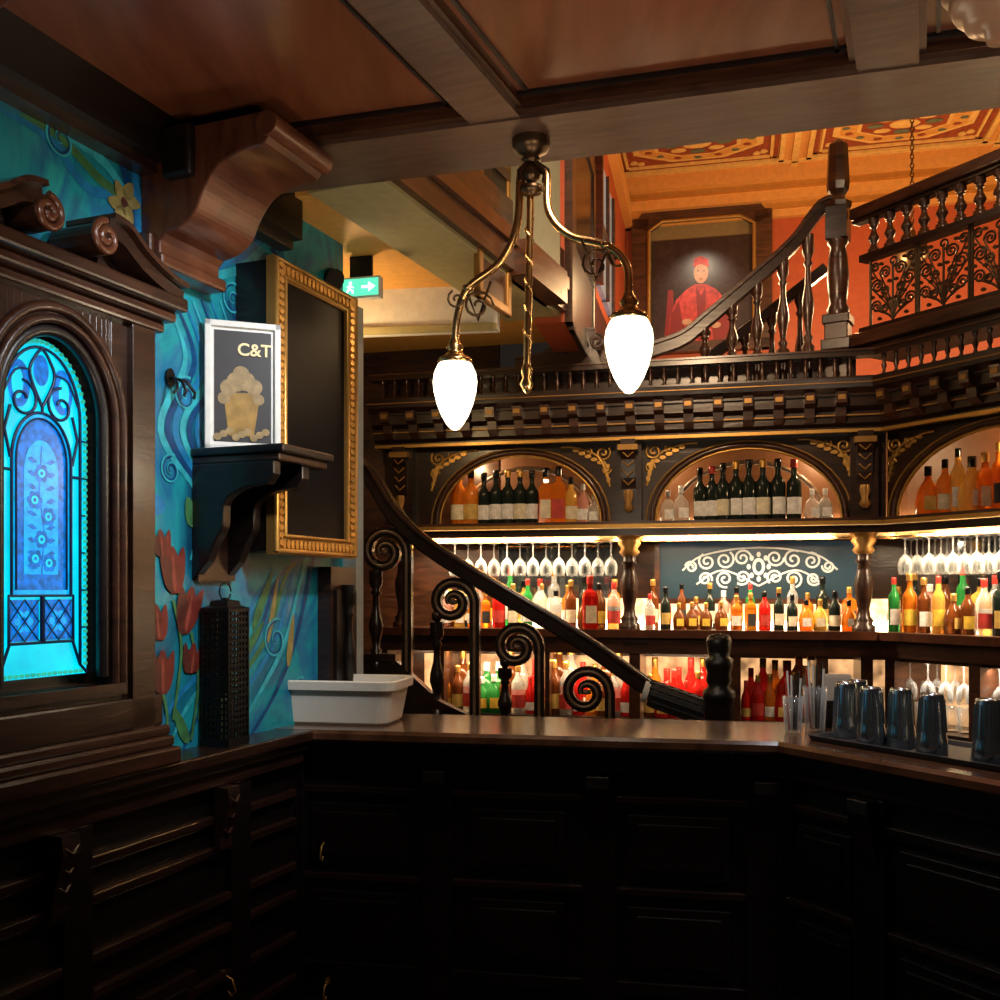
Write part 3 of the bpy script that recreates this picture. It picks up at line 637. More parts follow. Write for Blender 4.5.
# ================================================================= LOWER STAIR RAIL
DWS=wood('stair_wood',(.007,.004,.003),(.028,.012,.008),.25)
HL=wood('stair_edge_wood',(.12,.07,.045),(.25,.16,.10),.35)
t=Thing('staircase_railing',S.pt(.5,0,0),'dark wood stair handrail behind the bar with scrolled balusters','stair railing',a=S.a)
m=MB(S)
q=bez([S.p(*p,0) for p in ((357,462),(372,478),(395,515),(430,548),(500,592),(580,640),(640,682),(668,700))],7)
m.band(q,.075,-.035,.035,DWS); m.band([(a,b+.03) for a,b in q],.022,-.045,.045,DW); t.part('handrail',m,bv=.008)
m=MB(S); P=[S.p(325,655),S.p(395,658),S.p(440,700),S.p(640,800)]; m.prism(P+[(P[-1][0],.0),(P[0][0],.0)],-.03,.03,DWS); m.box(S.u(322),S.u(398),-.045,.045,P[0][1]-.02,P[0][1]+.01,DW); t.part('stringer',m)
for (cx,cy,rp,yb) in ((385,552,25,668),(453,602,24,712),(517,647,24,716),(586,692,25,730)):
    c=S.p(cx,cy); r=rp/1000*4.5
    sp=spiral(c[0],c[1],r*.95,r*.18,1.55,0,34,1)
    zb_=S.p(cx,yb)[1]-.1
    m=MB(S); full=[(c[0]+r*.95,zb_),(c[0]+r*.95,c[1]-.12)]+sp
    m.band(full,[.045]*(len(full)-12)+[.045-.03*i/12 for i in range(12)],-.02,.02,DWS)
    m.tube(at(full,-.022),[.007]*(len(full)-10)+[.006]*10,HL,6); m.lathe(c[0],-.0,c[1]-.012,[(.0,0),(.022,.004),(.022,.02),(0,.024)],HL); t.part('scroll_baluster',m)
for px,ytop,yb in ((376,570,668),(437,622,720),(505,668,730),(349,560,668)):
    u,zt=S.p(px,ytop,.0); zb_=S.p(px,yb)[1]; m=MB(S); m.lathe(u,.0,zb_,turned(zt-zb_,.036),DWS); m.lathe(u,0,zt,[(.01,0),(.022,.012),(.026,.03),(.02,.045),(.0,.055)],DWS); t.part('turned_baluster',m)
a=S.p(650,693,-.03);b=S.p(704,712,-.03)
m=MB(S); n=12; pts=[(a[0]+(b[0]-a[0])*i/n,-.03,a[1]-.0+(b[1]-a[1])*i/n) for i in range(n+1)]; m.tube(pts,[.055+.006*(i%2) for i in range(n+1)],RUBBER,16)
for k in range(12):
    an=2*math.pi*k/12; m.tube([(p[0],p[1]+.058*math.cos(an),p[2]+.058*math.sin(an)) for p in pts],.006,RUBBER,5)
m.tube([(a[0]-.03,-.03,a[1]+.01),(a[0]-.005,-.03,a[1]+.002)],.05,plain('white_band',(.7,.7,.68),.4),16); t.part('handrail_end',m,label='black ribbed sleeve with white band')
u,zt=S.p(719,633,-.1); x,y,_=S.pt(u,-.1,0)
m=MB()
m.lathe(x,y,0,[(.07,0),(.07,.9),(.055,.93),(.06,1.0),(.06,1.12),(.068,1.14),(.068,1.17),(.045,1.19),(.055,1.215),(.05,zt-.17),(.06,zt-.14),(.06,zt-.11),(.045,zt-.1),(.05,zt-.07),(.055,zt-.035),(.045,zt-.01),(.0,zt)],BLK,20)
single('newel_post',m,(x,y,0),'black turned newel post at the foot of the stairs','newel post')
# ================================================================= BACK BAR
BP=[B.pt(-.02,0,0)[:2],(1.95,5.15),R.pt(1.5,0,0)[:2]]
zU=1.977; zL=1.38; z0c=2.43; z1c=2.68
bb=Thing('back_bar',(.6,5.6,0),'ornate dark wood back bar with arches, gilt carving and shelves','back bar')
m=MB(); m.path(BP,[(.5,2.43),(.06,2.43),(.06,2.455),(.02,2.47),(.02,2.53),(-.03,2.55),(-.03,2.60),(-.09,2.635),(-.10,2.68),(.5,2.68)],DW)
m.path(BP,rect(.035,.07,2.425,2.442),GOLD); m.path(BP,rect(-.105,-.09,2.655,2.66),GOLDD)
m.path(BP,rect(-.0,.03,2.505,2.512),GOLDD)
for fr,l in ((B,BL),(R,1.5)):
    n=int(l/.155)
    for i in range(n):
        u=.08+i*.155
        m.fr=fr; m.prismx([(.02,2.47),(-.025,2.5),(-.03,2.545),(-.085,2.56),(-.09,2.615),(.02,2.615)],u-.026,u+.026,DW2)
        m.box(u-.018,u+.018,-.093,-.085,2.575,2.60,GOLDD)
m.fr=W; corn=bb.part('cornice',m)
m=MB(); m.path(BP,rect(.08,.55,zU-.03,zU),DW2); m.path(BP,rect(.06,.08,zU-.03,zU-.012),GOLD); m.path(BP,rect(.065,.08,zU-.012,zU+.004),DW2); m.path(BP,rect(.1,.14,zU-.075,zU-.035),DW); bb.part('upper_shelf',m)
m=MB(); m.path(BP,rect(.02,.55,zL-.03,zL),DW2); m.path(BP,rect(.0,.02,zL-.04,zL+.003),RW); m.path(BP,rect(.05,.08,zL-.10,zL-.04),DW2); bb.part('lower_shelf',m)
m=MB(); m.path(BP,rect(.53,.555,zL,2.43),DW); m.path(BP,rect(.5,.53,zL,zL+.03),DW2); bb.part('back_panel',m)
m=MB(); m.path(BP,rect(.46,.49,zL+.001,zL+.04),LED); m.path(BP,rect(.15,.165,zU-.06,zU-.05),LEDW); m.path(BP,rect(.48,.50,zU+.001,zU+.022),LED); bb.part('led_strip',m,label='bright warm shelf lighting strip')
m=MB(); m.path(BP,rect(.49,.495,zL+.04,zL+.17),LEDB); bb.part('backlit_panel',m,label='warm glowing backlit panel behind bottles')
arches=[(B,437,605,.13),(B,652,846,.13)]
m=MB(B); lim=[-.0,B.u(628,.15),BL+.055]
tr=MB(B); spand=[]
def gilt_spandrel(fr,u,z,s,dr,y):
    g=MB(fr)
    g.tube(at(bez([(u-dr*.03,z-.19*s),(u,z-.09*s),(u+dr*.05,z-.01),(u+dr*.17,z+.035*s),(u+dr*.25,z+.04*s)],5),y),.008,GOLD,5)
    g.tube(at(spiral(u+dr*.01,z-.0*s,.045*s,.006,1.6,2.4 if dr>0 else .7,20,dr),y),.008,GOLD,5)
    g.tube(at(spiral(u+dr*.10,z+.01*s,.028*s,.005,1.4,2.4 if dr>0 else .7,16,dr),y),.007,GOLD,5)
    g.tube(at(spiral(u-dr*.01,z-.09*s,.03*s,.005,1.5,0,16,dr),y),.007,GOLD,5)
    for k in range(6): g.prism(ell(u+dr*(-.01+.035*k),z-.07+.018*k,.02,.011,8),y-.006,y+.006,GOLD)
    for k in range(4): g.prism(ell(u-dr*.02+dr*.008*k,z-.15+.03*k,.011,.018,8),y-.006,y+.006,GOLD)
    spand.append(g)
for i,(fr,p0,p1,v) in enumerate(arches):
    a=fr.u(p0,.15);b=fr.u(p1,.15);c=(a+b)/2;rx=(b-a)/2
    archpanel(m,lim[i],lim[i+1],zU,z0c,c,rx,.40,zU,zU+.015,.15,.19,DW)
    tr.tube(at(archpath(c,rx,.40,zU,zU+.015),.145),.016,DW2,8); tr.tube(at(archpath(c,rx-.022,.378,zU,zU+.015),.14),.007,GOLD,6); tr.tube(at(archpath(c,rx+.03,.42,zU,zU+.015),.14),.006,GOLDD,6)
    tr.tube(at(archpath(c,rx-.09,.33,zU,zU+.015),.35),.015,HL,6)
    for dr in (1,-1): gilt_spandrel(fr,c-dr*(rx+.0),z0c-.06,1,dr,.143)
ra=R.u(894,.15); rc=R.u(1003,.15); rx=rc-ra
m.fr=R; archpanel(m,-.065,1.5,zU,z0c,rc,rx,.42,zU,zU+.005,.15,.19,DW)
tr.fr=R; tr.tube(at(archpath(rc,rx,.42,zU,zU+.005),.145),.018,DW2,8); tr.tube(at(archpath(rc,rx-.03,.395,zU,zU+.005),.14),.010,GOLD,6); tr.tube(at(archpath(rc,rx+.03,.435,zU,zU+.005),.14),.007,GOLDD,6)
gilt_spandrel(R,ra+.0,z0c-.07,1.0,1,.143)
ar=bb.part('arcade',m); bb.part('arch_moulding',tr,ar)
for g in spand: bb.part('gilt_carving',g,ar,label='gilt scrolled spandrel carving')
def pil(fr,u,wide=.07):
    m=MB(fr); m.box(u-wide,u+wide,.09,.15,zU,z0c,DW); m.prismx([(.09,2.43),(.03,2.43),(.03,2.38),(.06,2.32),(.07,2.22),(.085,2.16),(.09,2.1)],u-.04,u+.04,DW)
    m.box(u-.055,u+.055,.025,.09,2.37,2.40,GOLDD)
    for k in range(4): m.tube([(u-.03,.045+.008*k,2.36-.05*k),(u,.03+.01*k,2.33-.05*k),(u+.03,.045+.008*k,2.36-.05*k)],.005,GOLDD,5)
    m.lathe(u,.07,2.03,[(.012,0),(.03,.02),(.016,.05),(.028,.09),(.024,.12)],GOLDD,12); bb.part('console_pilaster',m)
    m=MB(fr); h=zU-.075-zL
    m.lathe(u,.12,zL,[(.06,0),(.06,.03),(.045,.04),(.05,.06),(.035,.08),(.03,.12),(.045,.2),(.05,.26),(.035,.32),(.03,.36),(.045,.37),(.035,.385),(.04,.42)],DW,14)
    m.lathe(u,.12,zL+.41,[(.04,0),(.058,.02),(.045,.04),(.065,.07),(.055,.085),(.075,h-.41)],GOLDD,14); bb.part('column',m,label='turned column with gilt capital')
for px in (402,629): pil(B,B.u(px,.1))
pil(B,BL-.06)
ETB=emis('etched_blue',(.05,.10,.13),.35,.5,5); ETW=plain('etched_white',(.5,.56,.58),.5)
m=MB(B); u0=B.u(660,.45);u1=B.u(862,.45); za=zL+.17; zb_=zU-.1
m.box(u0,u1,.45,.46,za,zb_,ETB)
for a,b,c,d in ((u0-.03,u1+.03,za-.03,za),(u0-.03,u1+.03,zb_,zb_+.03),(u0-.03,u0,za,zb_),(u1,u1+.03,za,zb_)): m.box(a,b,.43,.47,c,d,DW2)
c0=(u0+u1)/2;zc=(za+zb_)/2+.02
for sg in (1,-1):
    for j,(dx,dz,r) in enumerate(((.09,.05,.05),(.19,.04,.055),(.29,.03,.05),(.38,.0,.035),(.09,-.06,.045),(.19,-.07,.05),(.3,-.07,.04))):
        m.band(spiral(c0+sg*dx,zc+dz,r,.008,1.6,j,22,sg*(1 if j%2 else -1)),.012,.448,.448,ETW)
    m.band(bez([(c0,zc+.11),(c0+sg*.15,zc+.1),(c0+sg*.33,zc+.06),(c0+sg*.43,zc-.02)],6),.010,.447,.447,ETW); m.band(bez([(c0,zc-.11),(c0+sg*.2,zc-.02),(c0+sg*.35,zc-.1)],6),.010,.447,.447,ETW)
m.prism(ell(c0,zc,.035,.05),.444,.448,ETW); m.flat(ell(c0,zc,.018,.03),.443,ETB)
for k in range(8):
    a=k*math.pi/4; m.flat(ell(c0+.055*math.cos(a),zc+.07*math.sin(a),.012,.016,10),.4465,ETW)
bb.part('etched_panel',m,label='blue-grey glass panel with white scroll etching')
MIR=plain('mirror_glass',(.20,.22,.24),.08,.9)
m=MB(B); m.box(B.u(440,.45),B.u(612,.45),.5,.52,zL+.04,zU-.08,MIR); bb.part('mirror',m)
m=MB(R); m.box(.1,1.3,.5,.52,zL+.04,zU-.08,MIR); bb.part('mirror',m)
NB=plain('niche_warm',(.20,.08,.03),.4)
m=MB(); m.path(BP,rect(.51,.53,zU,z0c),NB); bb.part('niche_lining',m)
m=MB(); m.path(BP,rect(.45,.55,0,zL-.03),DW); m.path(BP,rect(.08,.5,0,.89),BLK); m.path(BP,rect(.05,.1,zL-.13,zL-.1),DW2)
for fr,us in ((B,[0.02]+[B.u(p,.08) for p in (440,545,635,735,822)]+[BL-.05]),(R,(.02,.5,1.0,1.45))):
    m.fr=fr
    for u in us: m.box(u-.03,u+.03,.06,.45,.0,zL-.03,DW2)
bb.part('base_cabinet',m)
m=MB(); m.path(BP,rect(.43,.45,.89,zL-.17),LEDS); bb.part('cooler_lighting',m,label='warm lit cooler interior')
m=MB(B)
for p0 in (447,552,645,745):
    a=B.u(p0,.05); 
    m.box(a+.02,a+.4,.045,.06,zL-.085,zL-.05,RW)
bb.part('drawer_front',m,bv=.004)
m=MB()
for v in (.18,.26,.34): m.path(BP,rect(v,v+.01,zU-.1,zU-.09),BRASS)
m.path(BP,rect(.265,.275,zU-.09,zU-.03),BRASS); bb.part('glass_rack',m)
gb=Thing('gallery_railing',(.6,5.5,z1c),'low dark gallery railing with small turned spindles','railing')
m=MB(); m.path(BP,rect(-.06,0.02,2.80,2.83),DW); m.path(BP,rect(-.07,.03,2.825,2.835),DW2); m.path(BP,rect(-.05,.01,z1c,z1c+.02),DW); gb.part('rail',m)
def spind(h): return [(.012,0),(.012,h*.1),(.006,h*.2),(.014,h*.45),(.007,h*.7),(.007,h*.8),(.013,h*.9),(.013,h)]
for fr,l in ((B,BL-.05),(R,1.1)):
    n=int(l/.073)
    for i in range(n):
        m=MB(fr); m.lathe(.05+i*.073,-.02,z1c+.02,spind(.1),DW2,8); gb.part('spindle',m)
m=MB(); m.path(BP,rect(-.05,2.6,2.60,2.675),DW); struct('floor_mezzanine',m,'mezzanine floor above the back bar') 
NW=F(*B.pt(B.u(838,.1),.1,0)[:2],-30)
nx,ny=NW.ox,NW.oy
t=Thing('stair_newel',(nx,ny,2.675),'tall dark carved newel post with faceted finial on the mezzanine','newel post',a=NW.a)
m=MB(NW); m.box(-.06,.06,-.06,.06,2.675,3.05,DW2); m.box(-.075,.075,-.075,.075,2.86,2.92,DW); m.box(-.07,.07,-.07,.07,3.0,3.05,DW)
t.part('base',m,bv=.006)
m=MB(NW); zt=CZ+(590-138)/1000*ny
m.lathe(0,0,3.05,[(.055,0),(.06,.03),(.045,.06),(.05,.1),(.058,.2),(.05,.3),(.04,.36),(.055,.38),(.055,.40)],DW2,16); t.part('turned_shaft',m)
m=MB(NW); m.box(-.055,.055,-.055,.055,3.45,3.62,DW); m.lathe(0,0,3.62,[(.07,0),(.07,.025),(.04,.04),(.035,.06),(.055,.09),(.06,.13),(.05,zt-3.66),(.03,zt-3.64),(.0,zt-3.62)],DW2,8,False); t.part('finial',m)
t=Thing('balcony_railing',R.pt(.5,0,2.86),'dark wooden balcony railing with turned balusters and iron scrollwork','railing',a=R.a)
m=MB(R); m.box(-.15,1.5,-.05,.05,3.54,3.60,DW2); m.box(-.15,1.5,-.035,.035,3.52,3.54,DW); t.part('handrail',m,bv=.01)
m=MB(R); m.box(-.1,1.5,-.03,.03,3.31,3.345,DW); m.box(-.1,1.5,-.03,.03,2.93,2.965,DW); t.part('rail',m)
m=MB(R); m.box(-.15,1.5,-.08,.3,2.865,2.93,DW2); m.box(-.15,1.5,-.04,.3,2.835,2.865,DW); t.part('plinth',m,bv=.006)
for i in range(16):
    m=MB(R); m.lathe(-.03+.1*i,0,3.345,turned(.175,.030),DW2,10); t.part('baluster',m)
# dense flowing ironwork: fans of curls springing from the foot of each panel
for i in range(5):
    m=MB(R); a=-.05+i*.29; y=0; z0=2.965; z1=3.31; w=.275; cx=a+w/2; r_=.0062
    m.tube([(a,y,z0),(a,y,z1)],.008,IRONB,5); m.tube([(a+w,y,z0),(a+w,y,z1)],.008,IRONB,5)
    m.tube([(cx,y,z0),(cx,y,z1-.05)],.006,IRONB,5); m.tube(at(spiral(cx,z1-.04,.03,.004,1.2,-math.pi/2,14),y),r_,IRONB,5)
    for sx in (1,-1):
        for (x1,zz1,r,tn) in ((.045,.26,.034,1.7),(.095,.20,.038,1.8),(.045,.165,.026,1.5),(.10,.095,.034,1.7),(.05,.075,.024,1.5),(.108,.30,.026,1.5)):
            ctr=(cx+sx*x1,z0+zz1)
            m.tube(at(spiral(ctr[0],ctr[1],r,.005,tn,math.pi/2-sx*math.pi/2+(0 if sx>0 else 0),20,sx),y),r_,IRONB,5)
            m.tube(at(bez([(cx,z0+.01),(cx+sx*x1*.35,z0+zz1*.45),(cx+sx*(x1+r),z0+zz1)],4),y),.005,IRONB,5)
        for (x1,zz1) in ((.07,.31),(.02,.21),(.07,.14),(.02,.12),(.125,.25),(.125,.15),(.08,.03)):
            m.prism(ell(cx+sx*x1,z0+zz1,.012,.009,8),-.005,.005,IRONB)
    t.part('iron_panel',m,label='bronze wrought iron scroll panel')
t=Thing('upper_stair_railing',B.pt(1.6,.12,2.83),'dark sloping handrail with turned balusters on the mezzanine','stair railing',a=B.a)
m=MB(B); v=.12
hp=[B.p(*p,v) for p in ((560,372),(590,350),(612,368),(650,352),(682,340),(705,322),(745,288),(790,248),(818,212),(836,205))]
q=bez(hp,7); m.band(q,.07,v-.03,v+.03,DW); m.band([(a,b+.034) for a,b in q],.022,v-.045,v+.045,DW2); t.part('handrail',m,bv=.005)
v2=.7
m=MB(B); q2=bez([B.p(*p,v2) for p in ((690,372),(720,350),(770,312),(826,268))],6); m.band(q2,.06,v2-.03,v2+.03,DW); t.part('second_handrail',m,bv=.005)
for px,top in ((705,330),(732,306),(757,284),(783,260),(808,235)):
    u,zt=B.p(px,top,v)
    m=MB(B); m.lathe(u,v,2.675,[(.03,0),(.03,.16),(.015,.18)],DW,10); m.lathe(u,v,2.83,turned(zt-2.83,.034),DW2,12); t.part('baluster',m)
for px,top in ((745,330),(772,308),(800,285)):
    u,zt=B.p(px,top,v2)
    m=MB(B); m.lathe(u,v2,2.675,turned(zt-2.675,.034),DW2,12); t.part('baluster',m)
m=MB(B); u0=B.u(620,v);u1=B.u(836,v); m.box(u0,u1,v-.035,v+.035,2.83,2.87,DW); m.box(0.02,BL-.1,v-.02,v+.02,2.68,2.83,DW); t.part('bottom_rail',m)
t=Thing('scroll_pediment',B.pt(B.u(560,.02),.02,2.83),'dark S-scrolled pediment board on the gallery railing','carved ornament',a=B.a)
c0=B.u(650,.02); sg=1
m=MB(B); 
q=bez([(c0-sg*.75,2.86),(c0-sg*.62,2.875),(c0-sg*.48,2.94),(c0-sg*.38,3.0),(c0-sg*.30,3.0)],6)
m.band(q,[.05+.03*i/len(q) for i in range(len(q))],.0,.06,DW); m.band([(a,b+.035) for a,b in q],.012,-.01,.06,DW2); m.tube(at(spiral(c0-sg*.29,2.965,.045,.008,1.5,math.pi/2,22,-sg),-.005),.009,DW2,6)
m.prism(ell(c0-sg*.29,2.965,.045,.045,16),0,.06,DW); m.prism([(c0-sg*.75,2.835),(c0-sg*.26,2.835),(c0-sg*.3,2.95),(c0-sg*.5,2.9)],.01,.05,DW)
t.part('scroll',m)
# ---------------- portrait
pu0,_=U.p(632,350,-.05);pu1,_=U.p(772,350,-.05);z0=U.p(700,352,-.05)[1];z1=U.p(700,205,-.05)[1]
t=Thing('framed_portrait',U.pt((pu0+pu1)/2,-.03,z0),'portrait of a red robed seated person in brown arched surround','painting',a=U.a)
m=MB(U); w=.14
m.box(pu0,pu0+w,-.1,-.031,z0,z1-.1,DW2); m.box(pu1-w,pu1,-.1,-.031,z0,z1-.1,DW2); m.prism([(pu0,z1-.16),(pu0+.1,z1-.03),(pu0+.25,z1),(pu1-.25,z1),(pu1-.1,z1-.03),(pu1,z1-.16),(pu1-w,z1-.2),(pu1-.25,z1-.13),(pu0+.25,z1-.13),(pu0+w,z1-.2)],-.1,-.031,DW2); m.box(pu0,pu1,-.1,-.031,z0,z0+.08,DW2)
P=[(pu0+w,z0+.08),(pu0+w,z1-.2),(pu0+.25,z1-.13),(pu1-.25,z1-.13),(pu1-w,z1-.2),(pu1-w,z0+.08)]; m.tube(at(P,-.1),.018,GOLDD,6); t.part('surround',m)
m=MB(U); m.box(pu0+.02,pu1-.02,-.031,-.0305,z0+.08,z1-.12,plain('mount_olive',(.20,.14,.06),.6))
t.part('mount',m)
a=U.p(652,343,-.04);b=U.p(757,234,-.04)
PD=plain('portrait_dark',(.03,.016,.014),.35,amp=.4); PR=plain('portrait_red',(.42,.035,.03),.5,amp=.45); PK=plain('portrait_skin',(.45,.24,.15),.5,amp=.2); PDR=plain('portrait_dark_red',(.2,.01,.012),.5)
m=MB(U); m.box(a[0],b[0],-.05,-.032,a[1],b[1],PD)
def pp(px,py): return U.p(px,py,-.052)
m.flat([pp(*p) for p in ((668,342),(670,318),(676,300),(686,290),(695,284),(706,284),(716,289),(725,299),(731,318),(735,342))],-.052,PR)
m.flat([pp(*p) for p in ((668,342),(671,315),(679,300),(682,320),(690,342))],-.053,PDR); m.flat([pp(*p) for p in ((735,342),(731,315),(722,302),(712,330),(714,342))],-.053,PDR)
m.flat([pp(*p) for p in ((696,286),(701,296),(706,286),(704,340),(698,340))],-.0532,PDR)
m.flat(ell(*pp(701,273),.058,.085),-.054,PK); m.flat([pp(*p) for p in ((693,267),(694,259),(701,256),(708,259),(709,267),(701,264))],-.0545,PR); m.flat(ell(*pp(687,322),.04,.025),-.0545,PK); m.flat(ell(*pp(716,325),.04,.025),-.0545,PK)
for dx in (-3,3): m.flat(ell(*pp(701+dx,271),.009,.006,8),-.0548,PD)
m.flat(ell(*pp(701,279),.014,.005,8),-.0548,PDR); m.flat([pp(*p) for p in ((676,342),(673,290),(668,290),(664,342))],-.0515,PDR)
t.part('canvas',m)
x,y,z=W3(912,150,6.6)
t=Thing('chain_lamp',(x,y,ZC),'brass lamp hanging on a chain from the coffered ceiling','lamp')
m=MB()
zz=ZC-.02
i=0
while zz>3.95:
    if i%2: m.tube([(x+.012*math.cos(k*.7),y,zz+.02*math.sin(k*.7)) for k in range(10)],.004,BRONZE,5)
    else: m.tube([(x,y+.012*math.cos(k*.7),zz+.02*math.sin(k*.7)) for k in range(10)],.004,BRONZE,5)
    zz-=.03;i+=1
m.lathe(x,y,ZC-.04,[(.0,0),(.05,.01),(.06,.04)],BRASS); t.part('chain',m)
m=MB(); m.lathe(x,y,3.7,[(0,0),(.06,.03),(.11,.1),(.1,.16),(.03,.22),(.02,.27)],BRONZE); t.part('lamp_bowl',m)
# ================================================================= PENDANT LAMP
px_=W3(531,140,3.0)
t=Thing('pendant_lamp',(px_[0],px_[1],2.95),'antique brass two-arm pendant lamp with glowing acorn glass shades','pendant lamp')
cx,cy=px_[0],px_[1]
m=MB(); m.lathe(cx,cy,2.88,[(.018,0),(.03,.01),(.022,.02),(.05,.035),(.058,.05),(.058,.07)],BRONZE,20); t.part('canopy',m)
m=MB(); zb_=CZ+(590-378)/1000*3.0
pts=[(cx,cy,2.9),(cx-.002,cy,2.75),(cx-.012,cy,zb_+.05),(cx-.013,cy,zb_)]
m.tube(pts,.011,BRASS,10)
for k in range(40):
    f=k/40; zz=2.72-(2.72-zb_-.1)*f; an=k*.8; m.tube([(cx-.004-.008*f+.012*math.cos(an),cy+.012*math.sin(an),zz),(cx-.004-.008*f+.012*math.cos(an+.8),cy+.012*math.sin(an+.8),zz-.014)],.0035,BRASS,4)
m.lathe(cx-.013,cy,zb_-.05,[(.0,0),(.01,.01),(.022,.03),(.012,.05),(.018,.07),(.012,.09)],BRASS); m.lathe(cx,cy,2.82,[(.012,0),(.026,.015),(.03,.03),(.02,.05),(.012,.07)],BRONZE)
m.lathe(cx,cy,2.78,[(.01,0),(.035,.012),(.035,.03),(.012,.04)],BRONZE); t.part('stem',m)
for (pts,gx,gy,dd) in ((((521,172,3.0),(517,225,3.01),(500,262,3.04),(468,288,3.08),(457,318,3.1),(455,348,3.1)),455,397,3.1),(((546,172,3.0),(549,212,2.97),(570,236,2.92),(606,246,2.86),(627,266,2.82),(628,305,2.8)),629,353,2.8)):
    q=[W3(*p) for p in pts]; q=[(cx,cy,q[0][2])]+q
    m=MB(); m.tube(bez(q,6),.012,BRASS,10)
    s=W3(*pts[3]); e=W3(gx,pts[-1][1],dd)
    sgn=-1 if gx<500 else 1
    sp=spiral(0,0,.05,.008,1.5,0,18); m.tube([(s[0]-sgn*(.03)+a,s[1],s[2]-.055+b) for a,b in sp],.005,BRONZE,5)
    sp=spiral(0,0,.03,.006,1.3,2,14); m.tube([(s[0]+sgn*(.035)+a,s[1],s[2]-.035+b) for a,b in sp],.004,BRONZE,5)
    m.tube([(s[0]-sgn*.07,s[1],s[2]+.02),(s[0]-sgn*.03,s[1],s[2]-.1),(s[0]+sgn*.0,s[1],s[2]-.02)],.005,BRONZE,5)
    m.tube([(cx,cy,q[0][2]+.03),q[1],(q[1][0],q[1][1],q[1][2]-.03)],.014,BRONZE,8)
    m.lathe(s[0],s[1],s[2]-.014,[(.0,0),(.018,.008),(.018,.02),(0,.028)],BRASS,12)
    arm=t.part('arm',m)
    top=CZ+(590-(gy-36))/1000*dd
    m=MB(); m.lathe(e[0],e[1],top-.004,[(.05,-.006),(.055,.0),(.05,.012),(.03,.022),(.022,.035),(.028,.045),(.018,.06),(.012,.075)],BRASS,18); t.part('shade_holder',m,arm)
    m=MB(); h=.215; m.lathe(e[0],e[1],top-h,[(.0,0),(.012,.003),(.026,.018),(.042,.045),(.056,.08),(.066,.12),(.069,.15),(.065,.178),(.055,.2),(.046,h)],GLOBE,24); t.part('glass_shade',m,arm,label='glowing frosted acorn glass shade')
    l=bpy.data.lights.new('shade_light','POINT'); l.energy=5; l.color=(1,.82,.58); l.shadow_soft_size=.06; o=bpy.data.objects.new('shade_light',l); COL.objects.link(o); o.location=(e[0],e[1]-.0,top-h-.08)
# ================================================================= BOTTLES
cache={}
BC={}
def bm_(k,c,tr=.0):
    if k not in BC:
        m,nt,b=newmat('bottle_'+k); setp(b,Base_Color=(*c,1),Roughness=.12,Coat_Weight=.5,Transmission_Weight=tr,IOR=1.2)
        BC[k]=m
    return BC[k]
cols={'wine':((.012,.018,.014),0,'black wine'),'amber':((.9,.26,.02),.55,'amber spirit'),'orange':((.95,.32,.04),.5,'orange spirit'),'red':((.65,.02,.015),.4,'red liqueur'),'clear':((.85,.86,.84),.75,'clear spirit'),'green':((.03,.3,.06),.4,'green glass'),'brown':((.18,.05,.012),.35,'brown glass'),'rose':((.8,.4,.32),.5,'pink liqueur'),'gold':((.95,.58,.12),.55,'golden spirit')}
labs={'cream':(.75,.68,.5),'white':(.8,.8,.78),'black':(.03,.03,.03),'red':(.5,.04,.03),'gold':(.6,.4,.1),'yellow':(.8,.55,.06)}
LM={k:plain('label_'+k,v,.6,amp=.25) for k,v in labs.items()}
CM={'black':BLACK,'gold':GOLD,'red':plain('cap_red',(.45,.03,.02),.35),'white':WHITE}
shapes={
 'wine':[(.036,0),(.038,.006),(.038,.185),(.036,.2),(.02,.225),(.0145,.24),(.0145,.295),(.017,.297),(.017,.305)],
 'round':[(.038,0),(.041,.008),(.041,.15),(.038,.175),(.022,.2),(.015,.215),(.0145,.265)],
 'square':[(.045,0),(.047,.006),(.047,.16),(.04,.18),(.018,.195),(.015,.21),(.015,.25)],
 'tall':[(.032,0),(.034,.006),(.034,.2),(.03,.22),(.015,.245),(.0135,.31)],
 'squat':[(.045,0),(.052,.015),(.054,.07),(.045,.12),(.025,.15),(.015,.165),(.015,.21)],
 'flared':[(.03,0),(.031,.008),(.042,.15),(.040,.175),(.02,.195),(.016,.21),(.016,.25)],
 'beer':[(.028,0),(.03,.006),(.03,.12),(.026,.145),(.014,.175),(.012,.225)]}
